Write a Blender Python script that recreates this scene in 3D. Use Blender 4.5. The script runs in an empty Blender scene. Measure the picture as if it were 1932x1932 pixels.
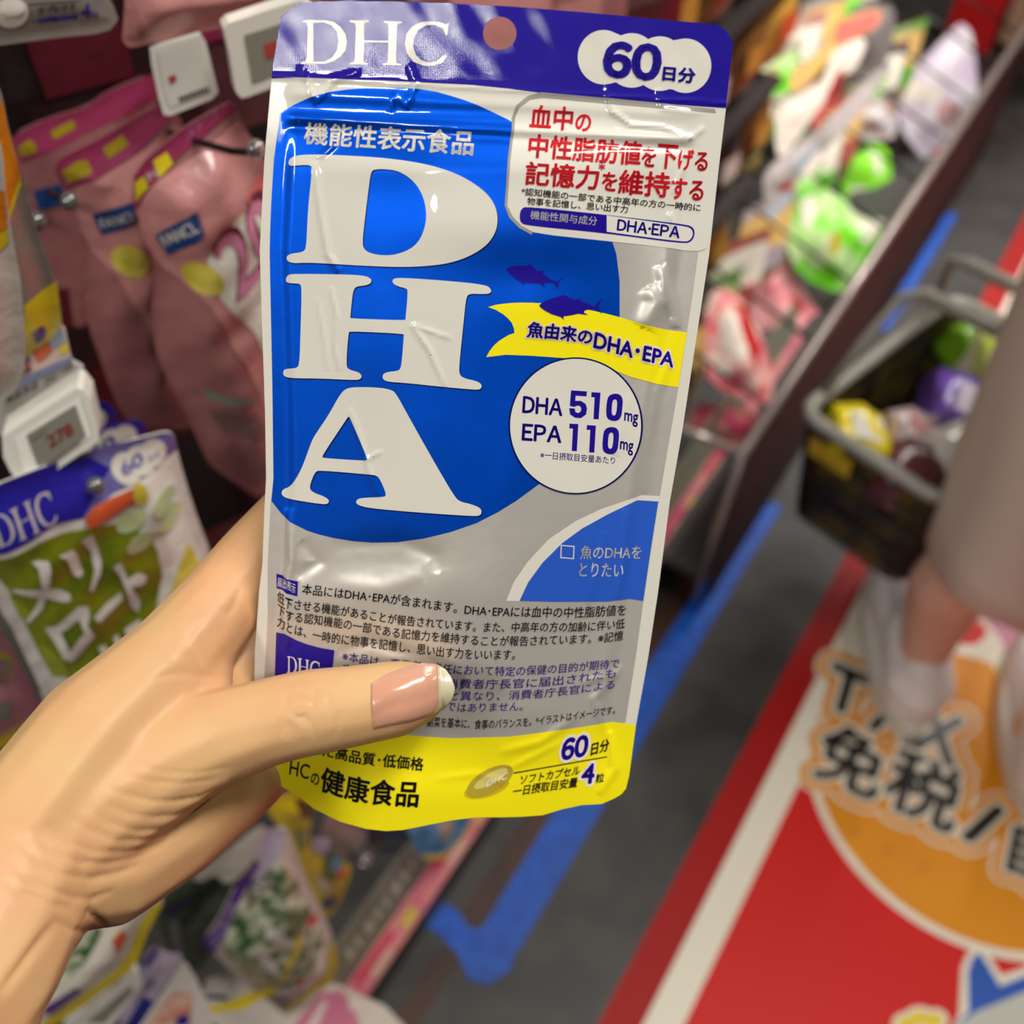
import bpy, bmesh, math, random
import numpy as np
from mathutils import Vector, Matrix

# ---------------------------------------------------------------- camera, world, exposure
SC = bpy.context.scene
COL = SC.collection
CAM_H = 1.4
PITCH = math.radians(49.4)      # degrees below the horizon
YAW = math.radians(32.1)        # the aisle (+Y) runs 32 degrees to the right of the view
FPX = 1932.0
RIGHT = np.array([math.cos(YAW), math.sin(YAW), 0.0])
FWD = np.array([-math.sin(YAW) * math.cos(PITCH), math.cos(YAW) * math.cos(PITCH), -math.sin(PITCH)])
UP = np.cross(RIGHT, FWD)
EYE = np.array([0.0, 0.0, CAM_H])
cd = bpy.data.cameras.new('camera')
cam = bpy.data.objects.new('camera', cd)
COL.objects.link(cam)
cam.matrix_world = Matrix(((RIGHT[0], UP[0], -FWD[0], 0), (RIGHT[1], UP[1], -FWD[1], 0),
                           (RIGHT[2], UP[2], -FWD[2], CAM_H), (0, 0, 0, 1)))
cd.sensor_width = 36.0
cd.lens = 36.0
cd.clip_start = 0.01
cd.dof.use_dof = True
cd.dof.focus_distance = 0.302
cd.dof.aperture_fstop = 7.8
SC.camera = cam
SC.view_settings.view_transform = 'Standard'
SC.view_settings.look = 'None'
SC.view_settings.gamma = 1.0
SC.view_settings.use_curve_mapping = False
SC.view_settings.exposure = 0.0
wd = bpy.data.worlds.new('world')
SC.world = wd
wd.use_nodes = True
wd.node_tree.nodes['Background'].inputs[0].default_value = (1.0, 0.93, 0.84, 1)
wd.node_tree.nodes['Background'].inputs[1].default_value = 0.07


def area(name, loc, size, power, color=(1.0, 0.955, 0.885), target=None):
    ld = bpy.data.lights.new(name, 'AREA')
    ld.shape = 'RECTANGLE'
    ld.size, ld.size_y = size
    ld.energy = power
    ld.color = color
    o = bpy.data.objects.new(name, ld)
    COL.objects.link(o)
    o.location = loc
    d = Vector(target) - Vector(loc) if target else Vector((0, 0, -1))
    o.rotation_euler = d.to_track_quat('-Z', 'Y').to_euler()
    return o


LAMPS = [(0.33, -1.15), (0.34, 0.7), (0.34, 2.5), (-1.7, 0.6), (-0.9, -1.6), (2.2, 3.0), (-1.7, 3.0), (0.34, 4.3)]  # fifth lamp is added fill, set behind to brighten the person's back
CEIL = 2.7
POW = [13.0, 34.0, 40.0, 14.0, 34.0, 24.0, 24.0, 40.0]
for (lx, ly), pw in zip(LAMPS, POW):
    area('ceiling_light', (lx, ly, CEIL - 0.05), (0.24, 1.15) if abs(ly + 1.15) > .01 else (0.14, 0.34), pw)
SPOTS = [((0.25, 1.9, 2.45), (-.42, 1.75, .45)), ((0.2, 2.9, 2.45), (-.42, 2.2, .5))]  # added spots, put in to brighten the bags in the bin
for a_, b_ in SPOTS:
    sd = bpy.data.lights.new('added_bin_spot', 'SPOT')
    sd.energy = 105.0
    sd.spot_size = math.radians(34)
    sd.spot_blend = .6
    sd.shadow_soft_size = .04
    sd.color = (1.0, .95, .88)
    so = bpy.data.objects.new('added_bin_spot', sd)
    COL.objects.link(so)
    so.location = a_
    so.rotation_euler = (Vector(b_) - Vector(a_)).to_track_quat('-Z', 'Y').to_euler()

# ---------------------------------------------------------------- helpers
rnd = random.Random(7)
NTH = ['first', 'second', 'third', 'fourth', 'fifth', 'sixth', 'seventh', 'eighth', 'ninth', 'tenth', 'eleventh', 'twelfth']


def tag(o, label=None, cat=None, group=None, kind=None):
    if label: o['label'] = label
    if cat: o['category'] = cat
    if group: o['group'] = group
    if kind: o['kind'] = kind
    return o


def empty(name, loc=(0, 0, 0)):
    o = bpy.data.objects.new(name, None)
    o.empty_display_size = 0.05
    COL.objects.link(o)
    o.location = loc
    return o


def s2l(c):
    out = []
    for v in c[:3]:
        v = v / 255.0
        out.append(v / 12.92 if v <= 0.04045 else ((v + 0.055) / 1.055) ** 2.4)
    return tuple(out) + (1.0,)


MATS = {}


def mat(name, rgb, rough=0.5, metal=0.0, coat=0.0, bump=None, var=None, emit=0.0, trans=0.0, sss=0.0,
        alpha=1.0, coat_rough=0.08, emboss=0.0, spec=0.5):
    """rgb in 0..255 sRGB. bump=(scale, strength, distance) noise; var=(scale, rgb2) second colour in noise."""
    if name in MATS: return MATS[name]
    m = bpy.data.materials.new(name)
    m.use_nodes = True
    nt = m.node_tree
    b = nt.nodes['Principled BSDF']
    b.inputs['Base Color'].default_value = s2l(rgb)
    b.inputs['Roughness'].default_value = rough
    b.inputs['Metallic'].default_value = metal
    b.inputs['Coat Weight'].default_value = coat
    b.inputs['Coat Roughness'].default_value = coat_rough
    b.inputs['Specular IOR Level'].default_value = spec
    b.inputs['Alpha'].default_value = alpha
    b.inputs['Transmission Weight'].default_value = trans
    if sss:
        b.inputs['Subsurface Weight'].default_value = sss
        b.inputs['Subsurface Radius'].default_value = (1.0, 0.35, 0.2)
        b.inputs['Subsurface Scale'].default_value = 0.004
    if emit:
        b.inputs['Emission Color'].default_value = s2l(rgb)
        b.inputs['Emission Strength'].default_value = emit
    tc = nt.nodes.new('ShaderNodeTexCoord')
    if var:
        n = nt.nodes.new('ShaderNodeTexNoise')
        n.inputs['Scale'].default_value = var[0]
        n.inputs['Detail'].default_value = 4
        nt.links.new(tc.outputs['Object'], n.inputs['Vector'])
        r = nt.nodes.new('ShaderNodeValToRGB')
        r.color_ramp.elements[0].position = 0.42
        r.color_ramp.elements[1].position = 0.6
        r.color_ramp.elements[0].color = s2l(rgb)
        r.color_ramp.elements[1].color = s2l(var[1])
        nt.links.new(n.outputs['Fac'], r.inputs['Fac'])
        nt.links.new(r.outputs['Color'], b.inputs['Base Color'])
    last = None
    if bump:
        n = nt.nodes.new('ShaderNodeTexNoise')
        n.inputs['Scale'].default_value = bump[0]
        n.inputs['Detail'].default_value = 3
        nt.links.new(tc.outputs['Object'], n.inputs['Vector'])
        bp = nt.nodes.new('ShaderNodeBump')
        bp.inputs['Strength'].default_value = bump[1]
        bp.inputs['Distance'].default_value = bump[2]
        nt.links.new(n.outputs['Fac'], bp.inputs['Height'])
        last = bp
    if emboss:
        # cross-hatched heat-seal embossing, only where the 'emboss' attribute says the film is sealed
        uv = nt.nodes.new('ShaderNodeUVMap')
        uv.uv_map = 'mm'
        sx = nt.nodes.new('ShaderNodeSeparateXYZ')
        nt.links.new(uv.outputs['UV'], sx.inputs[0])

        def mth(op, a, c=None):
            q = nt.nodes.new('ShaderNodeMath')
            q.operation = op
            for i, x in enumerate((a, c)):
                if x is None: continue
                if isinstance(x, (int, float)): q.inputs[i].default_value = x
                else: nt.links.new(x, q.inputs[i])
            return q.outputs[0]
        s1 = mth('SINE', mth('MULTIPLY', mth('ADD', sx.outputs[0], sx.outputs[1]), 6.6))
        s2 = mth('SINE', mth('MULTIPLY', mth('SUBTRACT', sx.outputs[0], sx.outputs[1]), 6.6))
        att = nt.nodes.new('ShaderNodeAttribute')
        att.attribute_name = 'emboss'
        hgt = mth('MULTIPLY', mth('MULTIPLY', s1, s2), att.outputs['Fac'])
        bp = nt.nodes.new('ShaderNodeBump')
        bp.inputs['Strength'].default_value = emboss
        bp.inputs['Distance'].default_value = 0.000007
        nt.links.new(hgt, bp.inputs['Height'])
        if last: nt.links.new(last.outputs[0], bp.inputs['Normal'])
        last = bp
    if last:
        nt.links.new(last.outputs[0], b.inputs['Normal'])
        if coat: nt.links.new(last.outputs[0], b.inputs['Coat Normal'])
    MATS[name] = m
    return m


def mesh_obj(name, verts, faces, m, parent=None, smooth=True, loc=None):
    me = bpy.data.meshes.new(name)
    me.from_pydata([tuple(v) for v in verts], [], faces)
    me.update()
    if m: me.materials.append(m)
    if smooth: me.polygons.foreach_set('use_smooth', [True] * len(me.polygons))
    o = bpy.data.objects.new(name, me)
    COL.objects.link(o)
    if parent is not None: o.parent = parent
    if loc is not None: o.location = loc
    return o


def bm_obj(name, bm, m, parent=None, smooth=False, loc=None):
    me = bpy.data.meshes.new(name)
    bm.to_mesh(me)
    bm.free()
    if m: me.materials.append(m)
    if smooth: me.polygons.foreach_set('use_smooth', [True] * len(me.polygons))
    o = bpy.data.objects.new(name, me)
    COL.objects.link(o)
    if parent is not None: o.parent = parent
    if loc is not None: o.location = loc
    return o


def ray(px, py):
    return RIGHT * ((px - 966) / FPX) + UP * ((966 - py) / FPX) + FWD


def at(px, py, Z):
    return EYE + ray(px, py) * Z


def on_x(px, py, X):
    r = ray(px, py)
    return EYE + r * (X / r[0])


def on_z(px, py, Zw=0.0):
    r = ray(px, py)
    return EYE + r * ((Zw - CAM_H) / r[2])


def proj(P):
    d = np.asarray(P) - EYE
    z = d @ FWD
    return 966 + FPX * (d @ RIGHT) / z, 966 - FPX * (d @ UP) / z


# ---- flat 2-D shapes (filled outlines and lettering) that are then laid on a curved film
def chaikin(pts, n=2):
    pts = [np.array(p, float) for p in pts]
    for _ in range(n):
        out = []
        for i in range(len(pts)):
            a, b = pts[i], pts[(i + 1) % len(pts)]
            out += [a * .75 + b * .25, a * .25 + b * .75]
        pts = out
    return [tuple(p) for p in pts]


def ell(cx, cy, rx, ry=None, n=48, rot=0.0):
    ry = rx if ry is None else ry
    c, s = math.cos(rot), math.sin(rot)
    return [(cx + rx * math.cos(t) * c - ry * math.sin(t) * s, cy + rx * math.cos(t) * s + ry * math.sin(t) * c)
            for t in (2 * math.pi * i / n for i in range(n))]


def outline_mesh(polys):
    cu = bpy.data.curves.new('outline', 'CURVE')
    cu.dimensions = '2D'
    cu.fill_mode = 'BOTH'
    for p in polys:
        s = cu.splines.new('POLY')
        s.points.add(len(p) - 1)
        for i, q in enumerate(p): s.points[i].co = (q[0], q[1], 0, 1)
        s.use_cyclic_u = True
    o = bpy.data.objects.new('outline', cu)
    me = bpy.data.meshes.new_from_object(o)
    V = [(v.co.x, v.co.y) for v in me.vertices]
    F = [tuple(p.vertices) for p in me.polygons]
    bpy.data.objects.remove(o)
    bpy.data.curves.remove(cu)
    bpy.data.meshes.remove(me)
    return V, F


TXT = {}


def text_mesh(s, bold=0.0, res=3):
    k = (s, round(bold, 4), res)
    if k in TXT: return TXT[k]
    cu = bpy.data.curves.new('lettering', 'FONT')
    cu.body = s
    cu.resolution_u = res
    cu.offset = bold
    o = bpy.data.objects.new('lettering', cu)
    me = bpy.data.meshes.new_from_object(o)
    V = np.array([(v.co.x, v.co.y) for v in me.vertices])
    F = [tuple(p.vertices) for p in me.polygons]
    bpy.data.objects.remove(o)
    bpy.data.curves.remove(cu)
    bpy.data.meshes.remove(me)
    TXT[k] = (V, F)
    return TXT[k]


class Sheet:
    """Collects 2-D filled pieces and lays them on a surface as one mesh."""

    def __init__(self):
        self.V, self.F, self.marks = [], [], []

    def add(self, V, F):
        n = len(self.V)
        self.V += [tuple(v) for v in V]
        self.F += [tuple(i + n for i in f) for f in F]
        return self

    def poly(self, *polys):
        V, F = outline_mesh(polys)
        return self.add(V, F)

    def text(self, s, base, h, bold=0.0, lean=0.0, extra=0.0, ydown=True, capsonly=None):
        """base: list of points along the baseline; h: height (number or (left, right))."""
        self.marks.append((len(self.V), len(self.F)))
        V0, F = text_mesh(s, 0.0)
        R0 = V0
        mn, mx = R0.min(0), R0.max(0)
        B = np.array(base, float)
        seg = np.r_[0, np.cumsum(np.hypot(*np.diff(B, axis=0).T))]
        seg /= seg[-1]
        hs = h if isinstance(h, (tuple, list)) else (h, h)
        sg = -1.0 if ydown else 1.0
        r = bold + extra
        shifts = [(0.0, 0.0)]
        if r > 0:
            nd = 6 if r < .012 else 8 if not extra else 16
            for rr in ([r] if not extra else [r * .5, r]):
                shifts += [(rr * math.cos(2 * math.pi * k / nd), rr * math.sin(2 * math.pi * k / nd)) for k in range(nd)]
        for dx, dy in shifts:
            t = (V0[:, 0] + dx - mn[0] + r) / (mx[0] - mn[0] + 2 * r) if not extra else (V0[:, 0] + dx - mn[0] + bold) / (mx[0] - mn[0] + 2 * bold)
            q = (V0[:, 1] + dy - mn[1]) / (mx[1] - mn[1])
            tc = np.clip(t, 0, 1)
            x = np.interp(tc, seg, B[:, 0]) + (t - tc) * (B[-1, 0] - B[0, 0])
            y = np.interp(tc, seg, B[:, 1])
            hh = hs[0] + (hs[1] - hs[0]) * tc
            x = x + q * hh * lean
            y = y + sg * q * hh
            self.add(np.c_[x, y], F)
        return self

    def wide(self, s, p0, p1, h, bold=0.0, lean=0.0, gap=.09, ydown=True):
        """a word of full-width sans letters set close together, from p0 to p1"""
        self.marks.append((len(self.V), len(self.F)))
        gl = []
        for ch in s:
            if ch == '・':
                gl.append((None, None, .14))
                continue
            V0, F = text_mesh(ch, 0.0)
            gl.append((V0 - V0.min(0), F, V0[:, 0].max() - V0[:, 0].min()))
        hm = max(g[0][:, 1].max() for g in gl if g[0] is not None)
        tot = sum(g[2] for g in gl) + gap * (len(gl) - 1)
        hs = h if isinstance(h, (tuple, list)) else (h, h)
        x = 0.0
        for V0, F, w in gl:
            if V0 is None:
                V0 = np.array(ell(w / 2, hm * .5, w / 2, w / 2, 16))
                F = [tuple(range(16))]
                y0 = 0
            sh = [(0.0, 0.0)] + ([(bold * math.cos(k * math.pi / 4), bold * math.sin(k * math.pi / 4)) for k in range(8)] if bold else [])
            for dx, dy in sh:
                t = (V0[:, 0] + x + dx) / tot
                q = (V0[:, 1] + dy) / hm
                hh = hs[0] + (hs[1] - hs[0]) * t
                self.add(np.c_[p0[0] + (p1[0] - p0[0]) * t + q * hh * lean, p0[1] + (p1[1] - p0[1]) * t - q * hh], F)
            x += w + gap
        return self

    def parts(self):
        """one sheet for every line of lettering"""
        out = []
        mk = self.marks + [(len(self.V), len(self.F))]
        for (v0, f0), (v1, f1) in zip(mk[:-1], mk[1:]):
            q = Sheet()
            q.V = self.V[v0:v1]
            q.F = [tuple(i - v0 for i in f) for f in self.F[f0:f1]]
            out.append(q)
        return out

    def cut(self, step, x0=0.0, y0=0.0):
        """slice every piece along a square grid so that it can follow a curved film"""
        key, V2, F2 = {}, [], []
        fl = math.floor

        def vid(p):
            k = (round(p[0], 4), round(p[1], 4))
            i = key.get(k)
            if i is None:
                i = key[k] = len(V2)
                V2.append(k)
            return i

        def split(poly, ax):
            """convex polygon -> pieces between successive grid lines of axis ax"""
            v = [p[ax] for p in poly]
            a = fl(min(v) / step + 1e-7)
            b = fl(max(v) / step - 1e-7)
            if b <= a: return [poly]
            out = []
            rest = poly
            for k in range(a + 1, b + 1):
                c = k * step
                lo, hi = [], []
                n = len(rest)
                for i in range(n):
                    p, q = rest[i], rest[(i + 1) % n]
                    dp, dq = p[ax] - c, q[ax] - c
                    if dp <= 1e-7: lo.append(p)
                    if dp >= -1e-7: hi.append(p)
                    if (dp < -1e-7 and dq > 1e-7) or (dp > 1e-7 and dq < -1e-7):
                        t = dp / (dp - dq)
                        r = (p[0] + (q[0] - p[0]) * t, p[1] + (q[1] - p[1]) * t)
                        lo.append(r)
                        hi.append(r)
                if len(lo) > 2: out.append(lo)
                rest = hi
                if len(rest) < 3: break
            if len(rest) > 2: out.append(rest)
            return out
        V = self.V
        for f in self.F:
            for colm in split([V[i] for i in f], 0):
                for cell in split(colm, 1):
                    ids = []
                    for p in cell:
                        i = vid(p)
                        if i not in ids: ids.append(i)
                    if len(ids) > 2: F2.append(tuple(ids))
        self.V, self.F = V2, F2
        return self
# ---------------------------------------------------------------- the supplement pouch held in the hand
Z1 = lambda pts: [(480 + .24845 * x, .24845 * y) for x, y in pts]
Z2 = lambda pts: [(920 + .2588 * x, .2588 * y) for x, y in pts]
Z3 = lambda pts: [(880 + .24845 * x, 480 + .24845 * y) for x, y in pts]
Z4 = lambda pts: [(480 + .24845 * x, 480 + .24845 * y) for x, y in pts]
Z5 = lambda pts: [(480 + .24845 * x, 940 + .24845 * y) for x, y in pts]
Z6 = lambda pts: [(800 + .24845 * x, 940 + .24845 * y) for x, y in pts]
Z7 = lambda pts: [(480 + .24845 * x, 1180 + .24845 * y) for x, y in pts]
Z8 = lambda pts: [(800 + .24845 * x, 1240 + .24845 * y) for x, y in pts]

LEFT_EDGE = [(530, 32), (515, 124), (512, 149), (499, 298), (490, 472), (495, 629), (500, 778), (502, 902), (499, 959),
             (495, 1064), (489, 1114), (481, 1226), (480, 1278), (478, 1360), (480, 1440)]
RIGHT_EDGE = [(1383, 83), (1370, 202), (1357, 310), (1338, 480), (1312, 650), (1287, 815), (1264, 945), (1242, 1114), (1223, 1240),
              (1200, 1368), (1187, 1464)]
BOTTOM = [(1181, 1488), (1172, 1499), (1160, 1506), (1135, 1517), (1098, 1519), (1060, 1527), (1024, 1538), (985, 1541), (949, 1542), (899, 1542),
          (850, 1548), (800, 1558), (760, 1566), (728, 1568), (691, 1564), (641, 1550), (592, 1526), (564, 1503), (530, 1483), (500, 1471), (486, 1458)]
TOP = [(530, 32), (548, 17), (567, 6), (600, 3), (654, 1), (728, 2), (840, 6), (960, 12), (1100, 23), (1240, 36), (1355, 47), (1370, 58), (1378, 70)]
LX = np.array(LEFT_EDGE, float)
RX = np.array(RIGHT_EDGE, float)
edgeL = lambda y: np.interp(y, LX[:, 1], LX[:, 0])
edgeR = lambda y: np.interp(y, RX[:, 1], RX[:, 0])


def sm(a, b, x):
    t = np.clip((x - a) / (b - a), 0, 1)
    return t * t * (3 - 2 * t)


def seg_dist(x, y, a, b):
    ax, ay = a
    bx, by = b
    L2 = (bx - ax) ** 2 + (by - ay) ** 2
    t = np.clip(((x - ax) * (bx - ax) + (y - ay) * (by - ay)) / L2, 0, 1)
    return np.hypot(x - ax - t * (bx - ax), y - ay - t * (by - ay)), t


def crease(x, y, pts, w, amp):
    h = np.zeros_like(x)
    n = len(pts) - 1
    for i in range(n):
        d, t = seg_dist(x, y, pts[i], pts[i + 1])
        s = (i + t) / n
        h = np.maximum(h, np.exp(-(d / w) ** 2) * np.sqrt(np.clip(4 * s * (1 - s), 0, 1)))
    return h * amp


def film_h(x, y):
    """height of the film above the flat pouch, metres towards the viewer"""
    L, R = edgeL(y), edgeR(y)
    dl, dr = x - L, R - x
    mm = 0.001
    ends = sm(205, 330, y) * (1 - sm(1330, 1470, y) * 0.8)
    cap = np.minimum(sm(34, 62, dl) * 1.6 + sm(62, 330, dl) * 3.4, sm(52, 82, dr) * 1.4 + sm(82, 330, dr) * 3.6)
    h = cap * ends * mm
    # zip ridge and trough
    zy = 222 + (x - 564) * .055
    zm = sm(26, 60, dl) * sm(40, 80, dr)
    h += zm * mm * (0.75 * np.exp(-((y - zy) / 8.0) ** 2) - 0.55 * np.exp(-((y - zy - 19) / 8.0) ** 2) + 0.35 * np.exp(-((y - zy + 45) / 12.0) ** 2))
    h += mm * 0.2 * np.exp(-((y - 146 - (x - 560) * .06) / 5.0) ** 2)
    # creases in the film
    C = [([(566, 120), (590, 180), (600, 196)], 6, .35), ([(600, 190), (630, 150), (680, 135)], 7, .4),
         ([(770, 120), (785, 160), (765, 205)], 6, .35), ([(735, 212), (745, 180), (770, 205)], 5, .3),
         ([(592, 305), (605, 400), (619, 480), (640, 515)], 7, .55), ([(600, 300), (650, 255)], 6, .4),
         ([(624, 540), (637, 600), (632, 650), (640, 700)], 5, .35), ([(600, 560), (612, 640), (618, 700)], 5, .25),
         ([(775, 610), (810, 660), (840, 730)], 6, .4), ([(775, 612), (855, 640)], 5, .25),
         ([(660, 770), (680, 830), (700, 900), (712, 940)], 6, .4), ([(690, 870), (720, 850)], 5, .3),
         ([(1145, 160), (1155, 210), (1190, 235), (1250, 240), (1310, 262)], 6, .5), ([(1300, 262), (1330, 240)], 6, .4),
         ([(1240, 165), (1250, 205), (1330, 215)], 6, .3), ([(1290, 310), (1270, 370)], 6, .4), ([(1265, 400), (1275, 445)], 5, .45),
         ([(1272, 600), (1262, 680), (1240, 740), (1225, 830), (1215, 930)], 9, .55), ([(1186, 740), (1172, 820), (1160, 860)], 8, .35),
         ([(1245, 500), (1262, 560), (1272, 620)], 10, 1.1), ([(1225, 540), (1240, 570), (1215, 620)], 18, 1.2),
         ([(1180, 960), (1178, 1060), (1165, 1130)], 7, .45), ([(1140, 1000), (1125, 1080), (1110, 1140)], 8, .35),
         ([(1175, 1255), (1120, 1320), (1150, 1390)], 8, .5), ([(1170, 1270), (1090, 1290)], 7, .4),
         ([(940, 1420), (1020, 1400), (1090, 1350)], 9, .6), ([(960, 1450), (1060, 1400)], 7, .4), ([(1150, 1380), (1160, 1450), (1130, 1500)], 9, .8),
         ([(820, 1470), (900, 1460), (960, 1478)], 8, .3), ([(545, 960), (548, 1060), (535, 1120), (545, 1220)], 8, .9),
         ([(625, 1030), (760, 1022), (820, 1050), (828, 1080)], 14, -.4), ([(620, 1100), (720, 1110), (800, 1085)], 18, .35),
         ([(570, 1020), (600, 1060), (560, 1090)], 12, -.6), ([(640, 1230), (700, 1210), (760, 1230), (830, 1250)], 14, -.9)]
    for pts, w, a in C:
        h += crease(x, y, pts, w, a * mm)
    hd = 1 - sm(120, 160, y)
    h += hd * mm * .07 * (np.sin(x / 21.0 + y / 38.0 + .6) * np.sin(y / 30.0 - x / 52.0 + 1.1) + .5 * np.sin(x / 13.0 - y / 17.0))
    # broad, soft dents
    for cx, cy, rx, ry, a in ((745, 1045, 95, 42, -.8), (640, 1140, 120, 50, 1.1), (860, 1110, 90, 70, .7), (735, 370, 60, 60, -.6), (1000, 700, 90, 150, -.9),
                              (1090, 1000, 80, 120, .6), (900, 430, 160, 60, .7), (700, 640, 60, 130, .7), (1210, 400, 60, 90, -.8), (560, 700, 40, 260, -.7), (1010, 520, 120, 50, -.7)):
        h += a * mm * np.exp(-((x - cx) / rx) ** 2 - ((y - cy) / ry) ** 2)
    # pressed by the thumb, bowed lower lip
    h -= 3.2 * mm * np.exp(-((x - 700) / 190) ** 2 - ((y - 1335) / 75) ** 2)
    lip = sm(1380, 1520, y)
    h += mm * lip * (3.0 * np.exp(-((x - 780) / 170) ** 2) - 3.0 * np.exp(-((x - 520) / 90) ** 2) + 1.6 * np.exp(-((x - 1130) / 60) ** 2))
    return h


GS = 6.0
GX = np.arange(426, 1440, GS)
GY = np.arange(-36, 1632, GS)
GH = film_h(*np.meshgrid(GX, GY))


def film_grid(x, y):
    fx = np.clip((x - GX[0]) / GS, 0, len(GX) - 1.001)
    fy = np.clip((y - GY[0]) / GS, 0, len(GY) - 1.001)
    i, j = fx.astype(int), fy.astype(int)
    a, b = fx - i, fy - j
    return GH[j, i] * (1 - a) * (1 - b) + GH[j, i + 1] * a * (1 - b) + GH[j + 1, i] * (1 - a) * b + GH[j + 1, i + 1] * a * b


def film_pt(x, y, off=0.0, exact=False):
    Zp = 1.0 / (3.6 - (y - 60) / 1340 * 0.6)
    Z = Zp - (film_h(x, y) if exact else film_grid(x, y)) - off
    return EYE + ((x - 966) / FPX * Z)[:, None] * RIGHT + ((966 - y) / FPX * Z)[:, None] * UP + Z[:, None] * FWD


PO = at(840, 780, 0.30)
pouch = empty('supplement_pouch', PO)
tag(pouch, 'large silver and blue DHA supplement pouch held up by the hand', 'pouch')


def emboss_mask(x, y):
    L, R = edgeL(y), edgeR(y)
    hdr = 1 - sm(128, 138, y - (x - 560) * .06)
    sides = np.maximum(1 - sm(30, 36, x - L), 1 - sm(52, 58, R - x)) * sm(150, 170, y - (x - 560) * .06)
    return np.clip(hdr + sides * 0.55 + 0.4 * sm(1500, 1515, y), 0, 1)


def lay(name, sheet, m, layer, step=GS):
    if sheet.marks:
        for q in sheet.parts(): lay(name, q, m, layer, step)
        return
    sheet.cut(step)
    A = np.array(sheet.V)
    off = 0.00005 * layer
    P = film_pt(A[:, 0], A[:, 1], off) - PO
    me = bpy.data.meshes.new(name)
    me.from_pydata([tuple(v) for v in P], [], sheet.F)
    me.update()
    # orient towards the viewer
    e = 0.8
    Pu = film_pt(A[:, 0] + e, A[:, 1], 0, True) - film_pt(A[:, 0] - e, A[:, 1], 0, True)
    Pv = film_pt(A[:, 0], A[:, 1] + e, 0, True) - film_pt(A[:, 0], A[:, 1] - e, 0, True)
    N = np.cross(Pv, Pu)
    N /= np.linalg.norm(N, axis=1)[:, None]
    if (N[0] @ FWD) > 0: N = -N
    bm = bmesh.new()
    bm.from_mesh(me)
    fl = [f for f in bm.faces if f.normal.dot(Vector(FWD)) > 0]
    bmesh.ops.reverse_faces(bm, faces=fl)
    bm.to_mesh(me)
    bm.free()
    uv = me.uv_layers.new(name='mm')
    vi = np.empty(len(me.loops), int)
    me.loops.foreach_get('vertex_index', vi)
    U = np.c_[(A[:, 0] - 840) * 0.143, (A[:, 1]) * 0.155]
    uv.data.foreach_set('uv', U[vi].ravel())
    at_ = me.attributes.new('emboss', 'FLOAT', 'POINT')
    at_.data.foreach_set('value', emboss_mask(A[:, 0], A[:, 1]))
    me.polygons.foreach_set('use_smooth', [True] * len(me.polygons))
    me.normals_split_custom_set_from_vertices([tuple(n) for n in N])
    me.materials.append(m)
    o = bpy.data.objects.new(name, me)
    COL.objects.link(o)
    o.parent = pouch
    return o


BMP = (150, 0.3, 0.00009)
KW = dict(rough=0.42, coat=1.0, coat_rough=0.035, spec=0.12, bump=BMP, emboss=1.0)
m_white = mat('film_white', (214, 211, 200), **KW)
m_silver = mat('film_silver', (212, 208, 200), metal=0.5, **{**KW, 'rough': 0.36, 'bump': (45, 0.5, 0.0011)})
m_navy = mat('film_navy', (30, 14, 142), metal=0.1, **KW)
m_blue = mat('film_blue', (0, 84, 216), metal=0.7, **{**KW, 'bump': (40, 0.4, 0.0007)})
m_wedge = mat('film_midblue', (44, 92, 200), metal=0.1, **KW)
m_dkblue = mat('film_shadow_print', (4, 22, 92), metal=0.2, **KW)
m_yel = mat('film_yellow', (240, 226, 22), **KW)
m_ink = mat('film_black', (22, 20, 26), **KW)
m_red = mat('film_red', (206, 30, 42), **KW)
m_purple = mat('film_purple', (66, 48, 150), **KW)
m_pale = mat('film_pale', (238, 226, 222), **KW)
m_grey = mat('film_grey_print', (150, 148, 140), **KW)
m_cap = mat('film_capsule', (176, 156, 50), **KW)
m_cap2 = mat('film_capsule_shade', (205, 178, 20), **KW)
m_cap3 = mat('film_capsule_light', (206, 194, 112), **KW)
m_foil = mat('foil_back', (190, 188, 182), rough=0.4, metal=0.8)

HOLE = ell(943, 63, 31.5, 31.5, 40)
outline = TOP + RIGHT_EDGE[0:] + BOTTOM + LEFT_EDGE[::-1][:-1]
lay('front_film', Sheet().poly(outline, HOLE), m_white, 0)
# back film with the rim between: gives the pouch its thickness
sh = Sheet().poly(outline, HOLE).cut(12)
A = np.array(sh.V)
inr = sm(30, 200, np.minimum(A[:, 0] - edgeL(A[:, 1]), edgeR(A[:, 1]) - A[:, 0])) * sm(160, 330, A[:, 1]) * (1 - sm(1400, 1500, A[:, 1]))
Zb = film_pt(A[:, 0], A[:, 1], 0)
camd = (Zb - EYE) @ FWD
lipA = sm(1380, 1520, A[:, 1])
P = EYE + (Zb - EYE) * (1 + (0.00045 + 0.0075 * inr) / camd)[:, None] - PO
bo = mesh_obj('back_film', P, sh.F, m_foil, pouch)
OUT = np.array(chaikin(outline, 1))
n = len(OUT)
a = film_pt(OUT[:, 0], OUT[:, 1], -0.00001) - PO
b = EYE + (a + PO - EYE) * (1 + 0.00045 / 0.3) - PO
mesh_obj('edge_rim', np.r_[a, b], [(i, (i + 1) % n, n + (i + 1) % n, n + i) for i in range(n)], m_white, pouch)

# printed fields
hdr_low = [(1370, 204), (1282, 198), (1142, 184), (1049, 179), (960, 167), (890, 160), (730, 152), (562, 146), (512, 148)]
CLOUD = [ell(1139, 108, 44, 51, 40), ell(1192, 114, 46, 52, 40), ell(1245, 120, 46, 52, 40), ell(1293, 124, 46, 52.5, 40)]


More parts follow.
